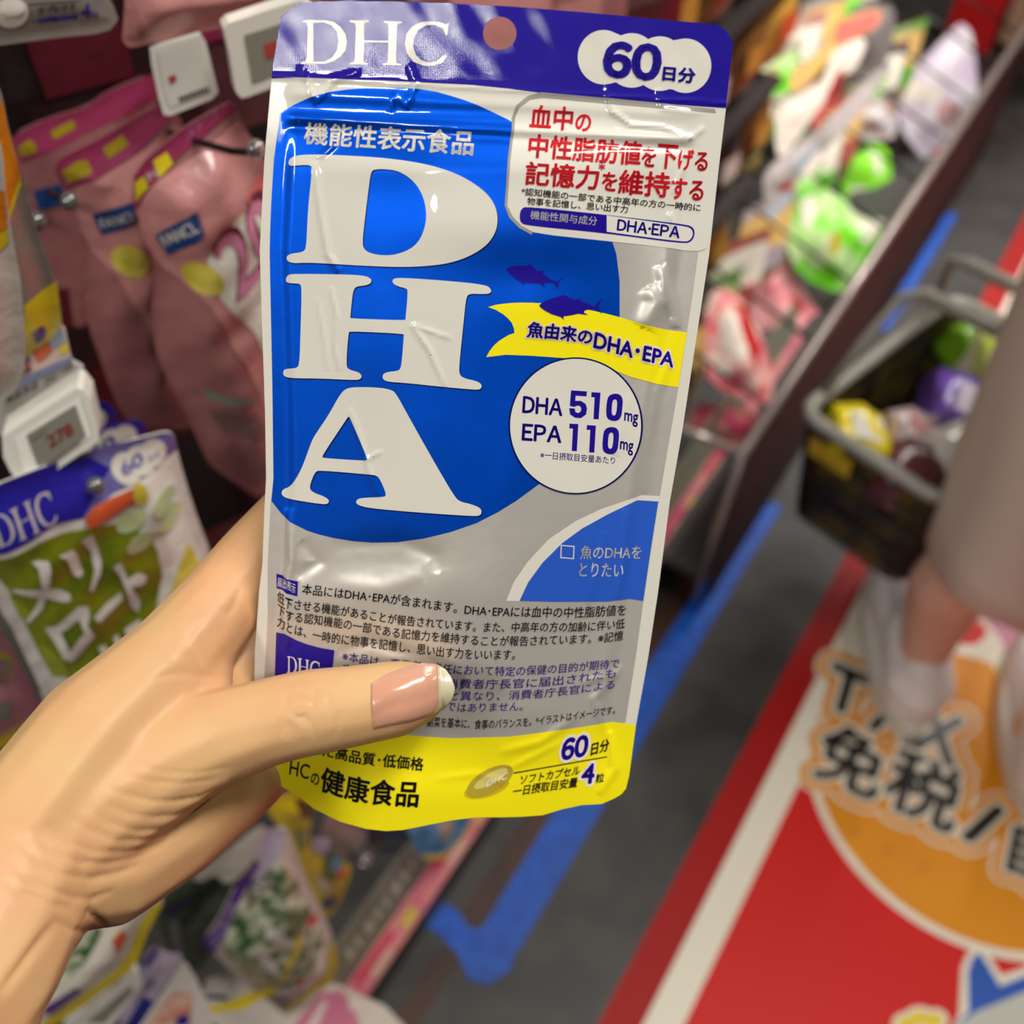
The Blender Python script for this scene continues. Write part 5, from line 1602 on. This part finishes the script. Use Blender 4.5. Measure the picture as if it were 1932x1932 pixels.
for k, (cx, cy) in enumerate(((1010, 1930), (1060, 1905), (1120, 1915))):
    flo('coin_border', [ZH(ell(cx, cy, 62, 48, 28))], c_pw, .0024 + k * .0001)
for k, (cx, cy) in enumerate(((1010, 1932), (1060, 1908), (1120, 1918))):
    flo('coin_print', [ZH(ell(cx, cy, 42, 32, 28))], c_py, .0028 + k * .0001)
flo('white_print', [ZH([(1150, 390), (1200, 340), (1280, 240), (1420, 190), (1700, 160), (1700, 560), (1400, 540), (1360, 440), (1250, 410)])], c_pw, .0024)
flo('red_print', [ZH([(1215, 330), (1270, 270), (1320, 270), (1345, 320), (1300, 362), (1240, 366)])], c_pr, .0026)
flo('pink_print', [ZH([(1300, 235), (1400, 200), (1600, 180), (1600, 440), (1430, 452), (1405, 345), (1340, 270)])], c_ppk, .0028)
flo('yellow_print', [ZH([(1375, 460), (1494, 448), (1600, 440), (1600, 520), (1420, 522), (1380, 495)])], c_py, .0030)

# ---------------------------------------------------------------- shelf further along the aisle
c_brown = C('pack_brown', (120, 78, 34), var=(20, (90, 54, 30)))
c_amber = C('pack_amber', (190, 142, 60))
c_peach = C('pack_peach', (226, 160, 140))
for z, y0_, y1_ in ((1.31, 1.0, 2.3), (1.15, 1.02, 1.9), (.99, 1.0, 1.62), (.84, 1.02, 1.42), (.69, 1.0, 1.40), (.54, 1.02, 1.32)):
    box_obj('shelf_board', (-0.77, .97, z - .158), (-0.43, y1_, z - .150), m_dark, g)
    for i in range(11):
        y = y0_ + .05 + i * .115
        if y > y1_: continue
        mm_ = (c_brown, c_amber, c_brown, c_bk, c_brown)[(i + int(z * 10)) % 5]
        hang_pack('snack_bag', 'small snack bag, %s from near end, on the %s brown shelf' % (NTH[i], {131: 'highest', 115: 'second highest', 99: 'third highest', 84: 'middle', 69: 'second lowest', 54: 'lowest'}[round(z * 100)]), 'brown snack bags further along the shelf', y, z, .10, .142, -.46, mm_, (c_amber, c_pale, c_redor)[(i * 2 + int(z * 10)) % 3], yaw=10, t=.05)

# ---------------------------------------------------------------- dump bin with bags
bn = empty('display_bin', (-0.3, 1.4, 0.1))
tag(bn, 'clear fronted display bin full of bright snack bags along the shelf', 'bin')
m_acr = mat('bin_panel', (22, 13, 14), rough=.6, spec=.2, var=(9, (44, 14, 18)))
m_edge = mat('bin_edge', (150, 138, 134), rough=.25, metal=.4)
BX = -0.247
for z0, z1 in ((.06, .39),):
    box_obj('front_panel', (BX, .98, z0), (BX + .003, 2.6, z1), m_acr, bn)
tube('top_rail', [(BX, .98, .40), (BX, 2.6, .40)], .008, m_edge, bn)
tube('end_rail', [(BX, .98, .40), (BX - .02, .98, .05)], .006, m_edge, bn)
tube('end_rail', [(BX, .98, .40), (-.42, .98, .40)], .006, m_edge, bn)
box_obj('bin_floor', (-.44, .98, .10), (BX - .005, 2.6, .115), m_dark2, bn)
for i in range(9): tube('divider_wire', [(BX - .004, 1.08 + i * .17, .40), (-.43, 1.08 + i * .17, .47), (-.60, 1.08 + i * .17, .47)], .0025, m_hook, bn)

c_pb1 = C('bag_pink', (246, 120, 134), var=(16, (255, 222, 206)))
c_pb2 = C('bag_rose', (250, 150, 160), var=(14, (255, 190, 190)))
c_gb = C('bag_green', (120, 226, 40), var=(12, (226, 240, 190)))
c_gb2 = C('bag_lime', (150, 240, 60))
c_wb = C('bag_white', (240, 232, 240), var=(16, (225, 205, 230)))
c_cb = C('bag_cream', (250, 240, 226))
c_or = C('bag_orange', (240, 196, 120))
c_sal = C('bag_salmon', (246, 128, 118))
c_gr = C('bag_grey', (170, 164, 160), var=(18, (206, 196, 196)))
c_lb = C('bag_greyblue', (176, 188, 200))
c_ash = C('bag_ash', (120, 112, 110))


def bag(label, Xb, pts, m, prints=(), yaw=35, pitch=25, **k):
    cx, cy = np.mean(pts, axis=0)
    Zd = Xb / ray(cx, cy)[0]
    return traced('snack_bag', label, 'snack bag', Plane(cx, cy, Zd, yaw, pitch), pts, m, prints, bulge=.02, soft=60, thick=.03, step=14, wob=.004, **k)


bag('pink snack bag at the near end of the display bin', -0.37, ZG([(240, 40), (300, -30), (420, 20), (560, 300), (600, 560), (560, 620), (240, 500), (225, 300)]), c_pb1,
    [('pale_print', [ZG([(290, 120), (360, 100), (430, 300), (380, 360), (300, 280)])], c_cb, 2), ('red_print', [ZG([(380, 60), (450, 80), (520, 300), (500, 420), (430, 300)])], c_red, 2), ('pale_print', [ZG([(270, 380), (330, 370), (350, 440), (290, 460)])], c_cb, 2)])
bag('pink snack bag second in the bin with a pale crown', -0.4, ZF([(260, 1630), (380, 1440), (460, 1390), (540, 1420), (640, 1640), (760, 1810), (860, 1980), (700, 2200), (560, 2260), (420, 1900)]), c_pb2,
    [('pale_print', [ZG([(560, 170), (700, 160), (820, 220), (740, 330), (620, 470), (570, 300)])], c_pb1, 2), ('pale_print', [ZG([(610, 330), (700, 260), (720, 330), (630, 480)])], c_cb, 3), ('red_print', [ZF([(560, 1700), (660, 1740), (640, 1800), (560, 1790)])], c_red, 2)])
bag('dim rose snack bag under the rail of the bin', -0.36, ZG([(120, 700), (180, 600), (350, 600), (560, 660), (520, 780), (380, 860), (200, 820)]), C('bag_dimrose', (160, 50, 80), var=(18, (200, 130, 120))))
bag('green snack bag standing tall in the bin', -0.42, ZF([(850, 880), (1000, 820), (1150, 840), (1170, 1000), (1160, 1200), (1140, 1260), (960, 1260), (880, 1100)]), c_gb2,
    [('pale_print', [ZF([(1030, 880), (1100, 880), (1110, 1000), (1050, 1000)])], c_cb, 2), ('pale_print', [ZF([(920, 1080), (1000, 1070), (1010, 1180), (930, 1190)])], c_cb, 2)])
bag('green snack bag lying low in the bin in front of the tall green one', -0.37, ZF([(560, 1420), (580, 1280), (640, 1160), (760, 1080), (880, 1100), (960, 1250), (1150, 1270), (1000, 1520), (960, 1640), (880, 1700), (640, 1600)]), c_gb,
    [('pale_print', [ZF([(640, 1160), (720, 1110), (720, 1250), (650, 1330)])], c_cb, 2), ('yellow_print', [ZF([(780, 1340), (840, 1330), (830, 1450), (770, 1460)])], c_yel, 2), ('pale_print', [ZF([(960, 1290), (1130, 1270), (1040, 1400), (980, 1400)])], c_cb, 2)])
bag('pale pink and white snack bag with a tall crown near the bin edge', -0.36, ZF([(1220, 480), (1400, 290), (1540, 150), (1580, 130), (1640, 200), (1670, 560), (1640, 680), (1530, 780), (1480, 930), (1380, 960), (1200, 720)]), c_wb,
    [('rose_print', [ZF(ell(1470, 660, 80, 80, 30))], C('bag_duskrose', (206, 160, 160)), 2), ('cream_print', [ZF([(1210, 480), (1300, 460), (1440, 520), (1420, 590), (1230, 580)])], c_cb, 2), ('salmon_print', [ZF([(1400, 850), (1480, 830), (1460, 920), (1400, 930)])], c_sal, 2)])
bag('cream snack bag glowing in the middle of the bin', -0.44, ZF([(500, 620), (640, 540), (790, 450), (800, 560), (740, 640), (640, 780), (560, 900), (500, 900)]), c_cb)
bag('orange and salmon snack bag above the cream one', -0.44, ZF([(580, 420), (700, 340), (830, 220), (900, 100), (1040, 60), (1120, 60), (1090, 150), (980, 210), (860, 260), (800, 360), (640, 520), (580, 530)]), c_or,
    [('salmon_print', [ZF([(860, 130), (1030, 70), (1110, 70), (1080, 150), (960, 210), (830, 260)])], c_sal, 2)])
bag('white snack bag with a red stripe beside the orange one', -0.42, ZF([(820, 300), (980, 210), (1030, 240), (960, 400), (880, 440), (850, 560), (780, 600), (740, 520), (800, 400)]), c_cb, [('red_print', [ZF([(850, 420), (900, 400), (850, 560), (790, 640), (680, 760), (660, 720), (780, 560)])], C('bag_brick', (170, 60, 60)), 2)])
bag('grey striped snack bag sloping down the middle of the bin', -0.37, ZF([(430, 1000), (560, 880), (800, 700), (1000, 480), (1110, 380), (1140, 440), (1000, 640), (760, 900), (620, 1050), (500, 1240), (440, 1250), (430, 1100)]), c_gr,
    [('blue_print', [ZF([(570, 960), (720, 830), (760, 850), (640, 1010)])], c_lb, 2), ('white_print', [ZF([(640, 980), (740, 870), (790, 900), (680, 1030)])], c_cb, 2.4), ('red_print', [ZF([(500, 1070), (600, 1030), (600, 1080), (530, 1110)])], C('bag_brick', (170, 60, 60)), 2), ('blue_print', [ZF([(430, 1230), (560, 1110), (600, 1140), (480, 1270)])], c_lb, 2)])
bag('grey bag behind the red pillar foot', -0.46, ZF([(880, 60), (1150, 0), (1200, 100), (1150, 380), (1000, 460), (900, 400)]), c_ash)
bag('white snack bag under the sloping grey bag', -0.41, ZF([(900, 660), (1040, 560), (1190, 560), (1210, 780), (1100, 820), (980, 800)]), C('bag_pearl', (206, 200, 204), var=(20, (160, 130, 120))))
bag('dull snack bag between the green and pale pink bags', -0.39, ZF([(1170, 600), (1380, 600), (1400, 940), (1300, 1080), (1180, 1000)]), C('bag_dull', (190, 170, 160), var=(18, (120, 100, 96))))
bag('small teal packet low under the bin', -0.36, ZG([(130, 950), (200, 860), (540, 810), (520, 860), (400, 1100), (340, 1150), (200, 1070)]), c_teal)
bag('amber packet on the floor shelf at the right edge of the held pouch', -0.4, ZG([(30, 1050), (110, 960), (190, 1010), (170, 1130), (60, 1230)]), c_amber)
FILL = (c_cb, c_wb, c_or, c_sal, c_gr, c_gb, c_pb1, c_ash)
for i in range(22):
    hang_pack('snack_bag', 'upright snack bag in the bin, %s from near end, %s rank' % (NTH[i // 2], ('front', 'back')[i % 2]), 'snack bags deep in the display bin', 1.12 + (i // 2) * .12, .34 + .12 * (i % 2) + .08 * min(1, i / 14), .13, .2, -.46 - .12 * (i % 2), FILL[(i * 5 + i // 3) % 8], FILL[(i * 3 + 1) % 8], yaw=25, t=.06)

# red pillar, brown board and white shelf stock in the far corner
tag(box_obj('pillar', (-0.50, 3.05, 0.0), (-0.38, 3.2, 1.2), mat('pillar_red', (206, 24, 28), rough=.5)), 'bright red upright post standing far along the shelf', 'post')
fx = empty('display_board', (-.36, 3.3, 0))
tag(fx, 'tan cardboard display stand beside the red post', 'display')
box_obj('side_panel', (-.36, 3.1, .1), (-.20, 3.2, 1.2), mat('cardboard', (170, 146, 120), rough=.7), fx)
box_obj('top_panel', (-.36, 3.1, 1.2), (-.20, 3.35, 1.21), mat('cardboard', (170, 146, 120), rough=.7), fx)
for i in range(6):
    y, z = 3.0 + (i % 3) * .22, .35 + (i // 3) * .3
    hang_pack('hygiene_pack', 'white packet with a %s panel, far right corner, %s row' % (('violet', 'blue', 'green')[i % 3], ('lower', 'upper')[i // 3]), 'white packets in the far corner', y, z + .1, .18, .24, -.16 + .04 * (i % 2), c_white, (c_peri, c_bluep, c_teal)[i % 3], yaw=45, t=.05)

# ---------------------------------------------------------------- shopping basket
m_bk = mat('basket_grey', (142, 140, 132), rough=.35)
m_mesh = mat('basket_black', (30, 28, 28), rough=.5)
BC = np.array([-.195, 1.02, .47])
E1 = np.array([.27, .963, 0.0])
E2 = np.array([.963, -.27, 0.0])
W1, W2, DEP = .36, .215, .20
bk = empty('shopping_basket', tuple(BC - np.array([0, 0, DEP])))
tag(bk, 'black shopping basket with a grey rim and handles carried beside the person', 'basket')


def bpt(u, v, z, inset=0.0): return tuple(BC + E1 * (u * W1 + inset * (1 - 2 * u)) + E2 * (v * W2 + inset * (1 - 2 * v)) + np.array([0, 0, z]))


rim = []
for cu, cv_ in ((0, 0), (1, 0), (1, 1), (0, 1)):
    for k_ in range(5):
        t = math.pi / 2 * k_ / 4
        r_ = .03
        a0 = {(0, 0): (1, 1, math.pi), (1, 0): (-1, 1, -math.pi / 2), (1, 1): (-1, -1, 0), (0, 1): (1, -1, math.pi / 2)}[(cu, cv_)]
        uu = cu * W1 + a0[0] * r_
        vv = cv_ * W2 + a0[1] * r_
        ang = {(0, 0): math.pi + t, (1, 0): -math.pi / 2 + t, (1, 1): t, (0, 1): math.pi / 2 + t}[(cu, cv_)]
        # angle measured with u to the right, v up
        if (cu, cv_) == (0, 0): du, dv = -math.sin(t), -math.cos(t); du, dv = -math.cos(math.pi / 2 - t), -math.sin(math.pi / 2 - t); du, dv = -math.cos(t), -math.sin(t)
        elif (cu, cv_) == (1, 0): du, dv = math.sin(t), -math.cos(t)
        elif (cu, cv_) == (1, 1): du, dv = math.cos(t), math.sin(t)
        else: du, dv = -math.sin(t), math.cos(t)
        rim.append(tuple(BC + E1 * (uu + r_ * du) + E2 * (vv + r_ * dv)))
tube('rim', rim, .010, m_bk, bk, closed=True)
n_ = len(rim)
low = [np.array(p) * 1.0 for p in rim]
cen = BC + E1 * W1 / 2 + E2 * W2 / 2
low = [cen + (np.array(p) - cen) * .86 - np.array([0, 0, DEP]) for p in rim]
for i in range(0, n_):
    tube('side_rib', [rim[i], tuple(low[i])], .003, m_mesh, bk, seg=6)
for q in (.25, .5, .75, 1.0):
    tube('side_ring', [tuple(np.array(a) * (1 - q) + b * q) for a, b in zip(rim, low)], .003, m_mesh, bk, seg=6, closed=True)
V = [np.array(rim[i]) * .97 + low[i] * .03 for i in range(n_)]
V = [cen + (p - cen) * .985 for p in V] + [cen + (p - cen) * .985 for p in low]
mesh_obj('side_wall', [p - np.array(bk.location) for p in V], [(i, (i + 1) % n_, n_ + (i + 1) % n_, n_ + i) for i in range(n_)] + [tuple(range(n_, 2 * n_))], mat('basket_side', (34, 31, 26), rough=.5, var=(22, (88, 78, 16))), bk, smooth=False)
mesh_obj('yellow_sticker', [np.array(v) - np.array(bk.location) - E2 * 0 - E1 * .004 for v in (bpt(0, .12, -.02), bpt(0, .42, -.02), bpt(0.01, .42, -.055), bpt(0.01, .12, -.055))], [(0, 1, 2, 3)], c_yel, bk, smooth=False)
for uu in (.16, .84):
    up_ = np.array([-.0, 0, .0])
    a = np.array(bpt(.12 if uu < .5 else .88, 0, 0)); b = np.array(bpt(.12 if uu < .5 else .88, 1, 0))
    top = np.array([0, 0, .15]) + E1 * (.09 if uu < .5 else -.09)
    pts = [tuple(a), tuple(a + top * .5 + E2 * .01), tuple(a + top * .92 + E2 * .025), tuple(a + top + E2 * .05), tuple(b + top - E2 * .05), tuple(b + top * .92 - E2 * .025), tuple(b + top * .5 - E2 * .01), tuple(b)]
    tube('handle', pts, [.006, .006, .006, .009, .009, .006, .006, .006], m_bk, bk)


def lump(label, c, sc, m, rot=0.0, prints=None):
    t = empty('grocery_packet', tuple(c))
    tag(t, label, 'packet')
    t.rotation_euler = (0.2, 0.3, rot)
    bm = bmesh.new()
    bmesh.ops.create_cube(bm, size=1.0)
    bmesh.ops.subdivide_edges(bm, edges=bm.edges[:], cuts=4, use_grid_fill=True)
    for v in bm.verts:
        x, y, z = v.co
        r = 1 - .35 * (x * x + y * y) * 2
        v.co = Vector((x * sc[0], y * sc[1], z * sc[2] * r + .006 * math.sin(9 * x + 5 * y)))
    bm_obj('packet_body', bm, m, t, smooth=True)
    mesh_obj('print_panel', [(x * sc[0] * .28, y * sc[1] * .28, sc[2] * .5) for x, y in ((-1, -1), (1, -1), (1, 1), (-1, 1))], [(0, 1, 2, 3)], prints or c_white, t, smooth=False)
    return t


def inb(u, v, z): return bpt(u, v, z)


lump('lime green and white packet at the far end of the basket', inb(.80, .66, -.03), (.12, .12, .10), C('lump_lime', (206, 224, 90), var=(20, (236, 236, 210))), .4, c_white)
lump('small green packet at the back corner of the basket', inb(.88, .32, -.035), (.07, .06, .07), C('lump_green', (110, 160, 30)), .8, c_gb)
lump('violet packet in the middle of the basket', inb(.55, .62, -.045), (.12, .09, .08), C('lump_violet', (110, 70, 180), var=(25, (80, 50, 120))), .2, c_lil)
lump('white packet lying across the near half of the basket', inb(.34, .82, -.045), (.11, .08, .09), c_white, 1.0, c_lil)
lump('dark red packet near the front of the basket', inb(.14, .72, -.05), (.10, .08, .07), C('lump_maroon', (96, 40, 40), var=(25, (60, 30, 40))), .1, c_mar)
lump('yellow packet in the near left corner of the basket', inb(.13, .30, -.028), (.08, .07, .05), C('lump_yellow', (230, 210, 20)), .5, c_white)
lump('pale pink packet beside the yellow one in the basket', inb(.28, .50, -.03), (.07, .05, .06), C('lump_rose', (214, 190, 190), var=(30, (60, 40, 50))), .7, c_pink)

# ---------------------------------------------------------------- the person with the basket
m_sk2 = mat('skin_leg', (232, 186, 160), rough=.5)
m_dress = mat('dress_beige', (234, 218, 200), rough=.85, bump=(300, .15, .001))
m_shoe = mat('shoe_white', (240, 234, 230), rough=.6)
m_sole = mat('shoe_sole', (226, 222, 214), rough=.6)
m_hair = mat('hair_dark', (34, 24, 22), rough=.5)
PC = np.array([.235, 1.04, 0.0])
FDIR = np.array([-.42, .907, 0.0])
SDIR = np.array([-.907, -.42, 0.0])     # to the person's left
pe = empty('person', tuple(PC))
tag(pe, 'person in a loose beige dress and white slip-on shoes, walking away with a basket', 'person')
W = lambda f, s, z: tuple(PC + FDIR * f + SDIR * s + np.array([0, 0, z]))
AL = (.085, .985)
bm = bmesh.new()
cone = lambda *p: chain(bm, list(p))
# legs (left leg planted by the shoe in view)
cone(((.056, 1.07, .055), .036), ((.076, 1.03, .11), .036), ((.068, 1.015, .20), .044), ((.062, 1.0, .30), .055), ((.08, 1.0, .42), .055), ((.11, 1.02, .52), .062), ((.18, 1.05, .72), .085), ((.20, 1.05, .82), .095))
cone(((.262, 1.03, .055), .036), ((.29, .985, .10), .036), ((.295, .99, .20), .044), ((.295, 1.0, .31), .056), ((.29, 1.02, .45), .058), ((.285, 1.03, .52), .062), ((.28, 1.04, .72), .085), ((.27, 1.05, .82), .095))
cone((W(0, .08, .86), .105), (W(0, -.08, .86), .105))
cone((W(.0, 0, .86), .13), (W(.01, 0, 1.05), .115), (W(.0, .05, 1.22), .10), (W(.0, -.05, 1.24), .10))
cone((W(0, .15, 1.30), .055), (W(0, -.15, 1.30), .055))
cone((W(0, 0, 1.30), .06), (W(.01, 0, 1.40), .048), (W(.02, 0, 1.45), .05))
cone((W(.0, 0, 1.50), .082), (W(.015, 0, 1.55), .09), (W(-.015, 0, 1.58), .088))
cone((W(.05, 0, 1.49), .05), (W(.065, 0, 1.455), .03))
cone((W(.105, 0, 1.525), .012), (W(.112, 0, 1.505), .014))       # nose
cone((W(.01, .088, 1.53), .014), (W(.01, .09, 1.51), .012))      # ears
cone((W(.01, -.088, 1.53), .014), (W(.01, -.09, 1.51), .012))
HB = BC + E1 * W1 / 2 + E2 * (W2 - .05) + np.array([0, 0, .152])
cone((W(0, .17, 1.28), .05), (W(.05, .20, 1.03), .04), (tuple(HB + np.array([.02, -.02, .14])), .028), (tuple(HB + np.array([.01, 0, .055])), .03), (tuple(HB + np.array([0, 0, .028])), .032))
cone((W(0, -.17, 1.28), .05), (W(-.02, -.21, 1.03), .04), (W(.06, -.22, .82), .028), (W(.07, -.22, .76), .03))
for k_ in range(4):
    o_ = (k_ - 1.5) * .018
    b_ = HB + E2 * o_
    cone((tuple(b_ + np.array([0, 0, .025]) + E1 * .018), .009), (tuple(b_ + E1 * .022 + np.array([0, 0, -.004])), .0085), (tuple(b_ + E1 * .004 + np.array([0, 0, -.019])), .008), (tuple(b_ - E1 * .014 + np.array([0, 0, -.012])), .0075))
cone((tuple(HB + E2 * .03 + np.array([0, 0, .03]) - E1 * .01), .01), (tuple(HB + E2 * .012 - E1 * .022 + np.array([0, 0, .005])), .009))
for k_ in range(4):
    cone((W(.075, -.22 + (k_ - 1.5) * .017, .75), .009), (W(.08, -.22 + (k_ - 1.5) * .018, .715), .008), (W(.065, -.22 + (k_ - 1.5) * .018, .69), .007))
cone((W(.06, -.19, .77), .011), (W(.085, -.175, .735), .009))
body = fuse('body', bm, m_sk2, .006, 4, parent=pe, loc=tuple(PC))
for v in (-1, 1):
    ball('eye', W(.088, .032 * v, 1.532), .011, mat('eye_white', (230, 228, 224), rough=.2), pe)
ball('mouth', W(.092, 0, 1.478), .016, mat('lips', (170, 84, 80), rough=.4), pe, sc=(.6, .9, .4))
bm = bmesh.new()
chain(bm, [(W(-.02, 0, 1.60), .098), (W(-.04, 0, 1.54), .096), (W(-.05, 0, 1.42), .075), (W(-.06, 0, 1.30), .06)])
chain(bm, [(W(0, .05, 1.60), .07), (W(-.01, .08, 1.50), .04), (W(-.02, .08, 1.38), .03)])
chain(bm, [(W(0, -.05, 1.60), .07), (W(-.01, -.08, 1.50), .04), (W(-.02, -.08, 1.38), .03)])
fuse('hair', bm, m_hair, .008, 4, parent=pe, loc=tuple(PC))
# dress: lathed with folds, an uneven hem and an overlapping back flap
V, F = [], []
NA, prof = 96, [(.405, 1.02), (.412, 1.05), (.46, 1.07), (.54, 1.09), (.64, 1.12), (.75, 1.14), (.88, 1.08), (1.0, .95), (1.12, .74), (1.22, .74), (1.30, .60), (1.345, .36), (1.365, .26)]
for z, s in prof:
    for k_ in range(NA):
        t = 2 * math.pi * k_ / NA
        fold = (1 + .055 * math.sin(5 * t + 1.0) * max(0, (1.1 - z)) + .03 * math.sin(11 * t + z * 3) * max(0, 1.0 - z))
        zz = z + (.018 * math.sin(3 * t + .5) if z < .42 else 0)
        V.append(np.array([.225 * s * fold * math.cos(t), .185 * s * fold * math.sin(t), zz]))
for j in range(len(prof) - 1):
    for k_ in range(NA):
        a, b = j * NA + k_, j * NA + (k_ + 1) % NA
        F.append((a, b, b + NA, a + NA))
dr = mesh_obj('dress', V, F, m_dress, pe)
dr.modifiers.new('thick', 'SOLIDIFY').thickness = -.004
dr.location = (-.0, .0, 0)
ft = [on_x(1843, 640, .0)]
# overlapping flap at the back (towards the camera)
FV, FF = [], []
for i in range(13):
    for j in range(13):
        u, v = i / 12, j / 12
        t = math.pi * (1.02 + .42 * u)
        z = 1.15 - (.50 - .14 * abs(2 * u - .6)) * v
        R_ = 1.03 + .10 * v
        FV.append(np.array([.225 * .97 * R_ * math.cos(t), .185 * .97 * R_ * math.sin(t), z]))
for i in range(12):
    for j in range(12):
        a = i * 13 + j
        FF.append((a, a + 13, a + 14, a + 1))
fl_ = mesh_obj('dress_flap', FV, FF, m_dress, pe)
fl_.modifiers.new('thick', 'SOLIDIFY').thickness = .004
for nm, a, b, c, d in (('sleeve', W(0, .15, 1.30), W(.045, .20, 1.05), tuple(HB + np.array([.03, -.03, .18])), tuple(HB + np.array([.018, -.012, .085]))), ('sleeve', W(0, -.15, 1.30), W(-.02, -.21, 1.05), W(.05, -.22, .86), W(.06, -.22, .80))):
    tube(nm, [a, b, c, d], [.075, .065, .058, .05], m_dress, pe, seg=20)


def shoe(cx, cy, ang):
    """closed white slip-on, heel at (cx, cy), toe along the angle"""
    d = np.array([math.cos(ang), math.sin(ang), 0])
    s = np.array([-d[1], d[0], 0])
    c = np.array([cx, cy, 0])
    P = lambda f, q, z: tuple(c + d * f * 1.16 + s * q * 1.3 + np.array([0, 0, z * 1.2]))
    bm = bmesh.new()
    chain(bm, [(P(.02, 0, .045), 0.0446), (P(.06, 0, .045), 0.0446), (P(.12, 0, .045), 0.0471), (P(.18, .004, .042), 0.0521), (P(.225, .004, .038), 0.0471)])
    chain(bm, [(P(.015, 0, .065), 0.0397), (P(.03, 0, .085), 0.0372)])
    chain(bm, [(P(.02, .02, .075), 0.0248), (P(.10, .018, .085), 0.0248), (P(.13, 0, .085), 0.0248)])
    chain(bm, [(P(.02, -.02, .075), 0.0248), (P(.10, -.018, .085), 0.0248), (P(.13, 0, .085), 0.0248)])
    chain(bm, [(P(.13, 0, .078), 0.0322), (P(.18, 0, .058), 0.0422)])
    o = fuse('shoe', bm, m_shoe, .004, 6, parent=pe, loc=tuple(PC))
    n = 40
    pts = []
    for k_ in range(n):
        t = 2 * math.pi * k_ / n
        f = .122 + .142 * math.cos(t)
        q = .043 * math.sin(t) * (1 + .14 * math.cos(t))
        pts.append(P(f, q * 1.05, 0)[:2])
    slab('sole', pts, .0032, .035, m_sole, o).location = tuple(-PC)
    return o
plate('thumbnail', nb, ntp, 0, .52, m_nail, hand, nail_z)
plate('nail_free_edge', nb, ntp, .50, 1, m_tip, hand, lambda *a: nail_z(*a) + .00012)
shoe(.10, .965, math.atan2(.26, -.11))
shoe(.298, .935, math.atan2(.27, -.06))
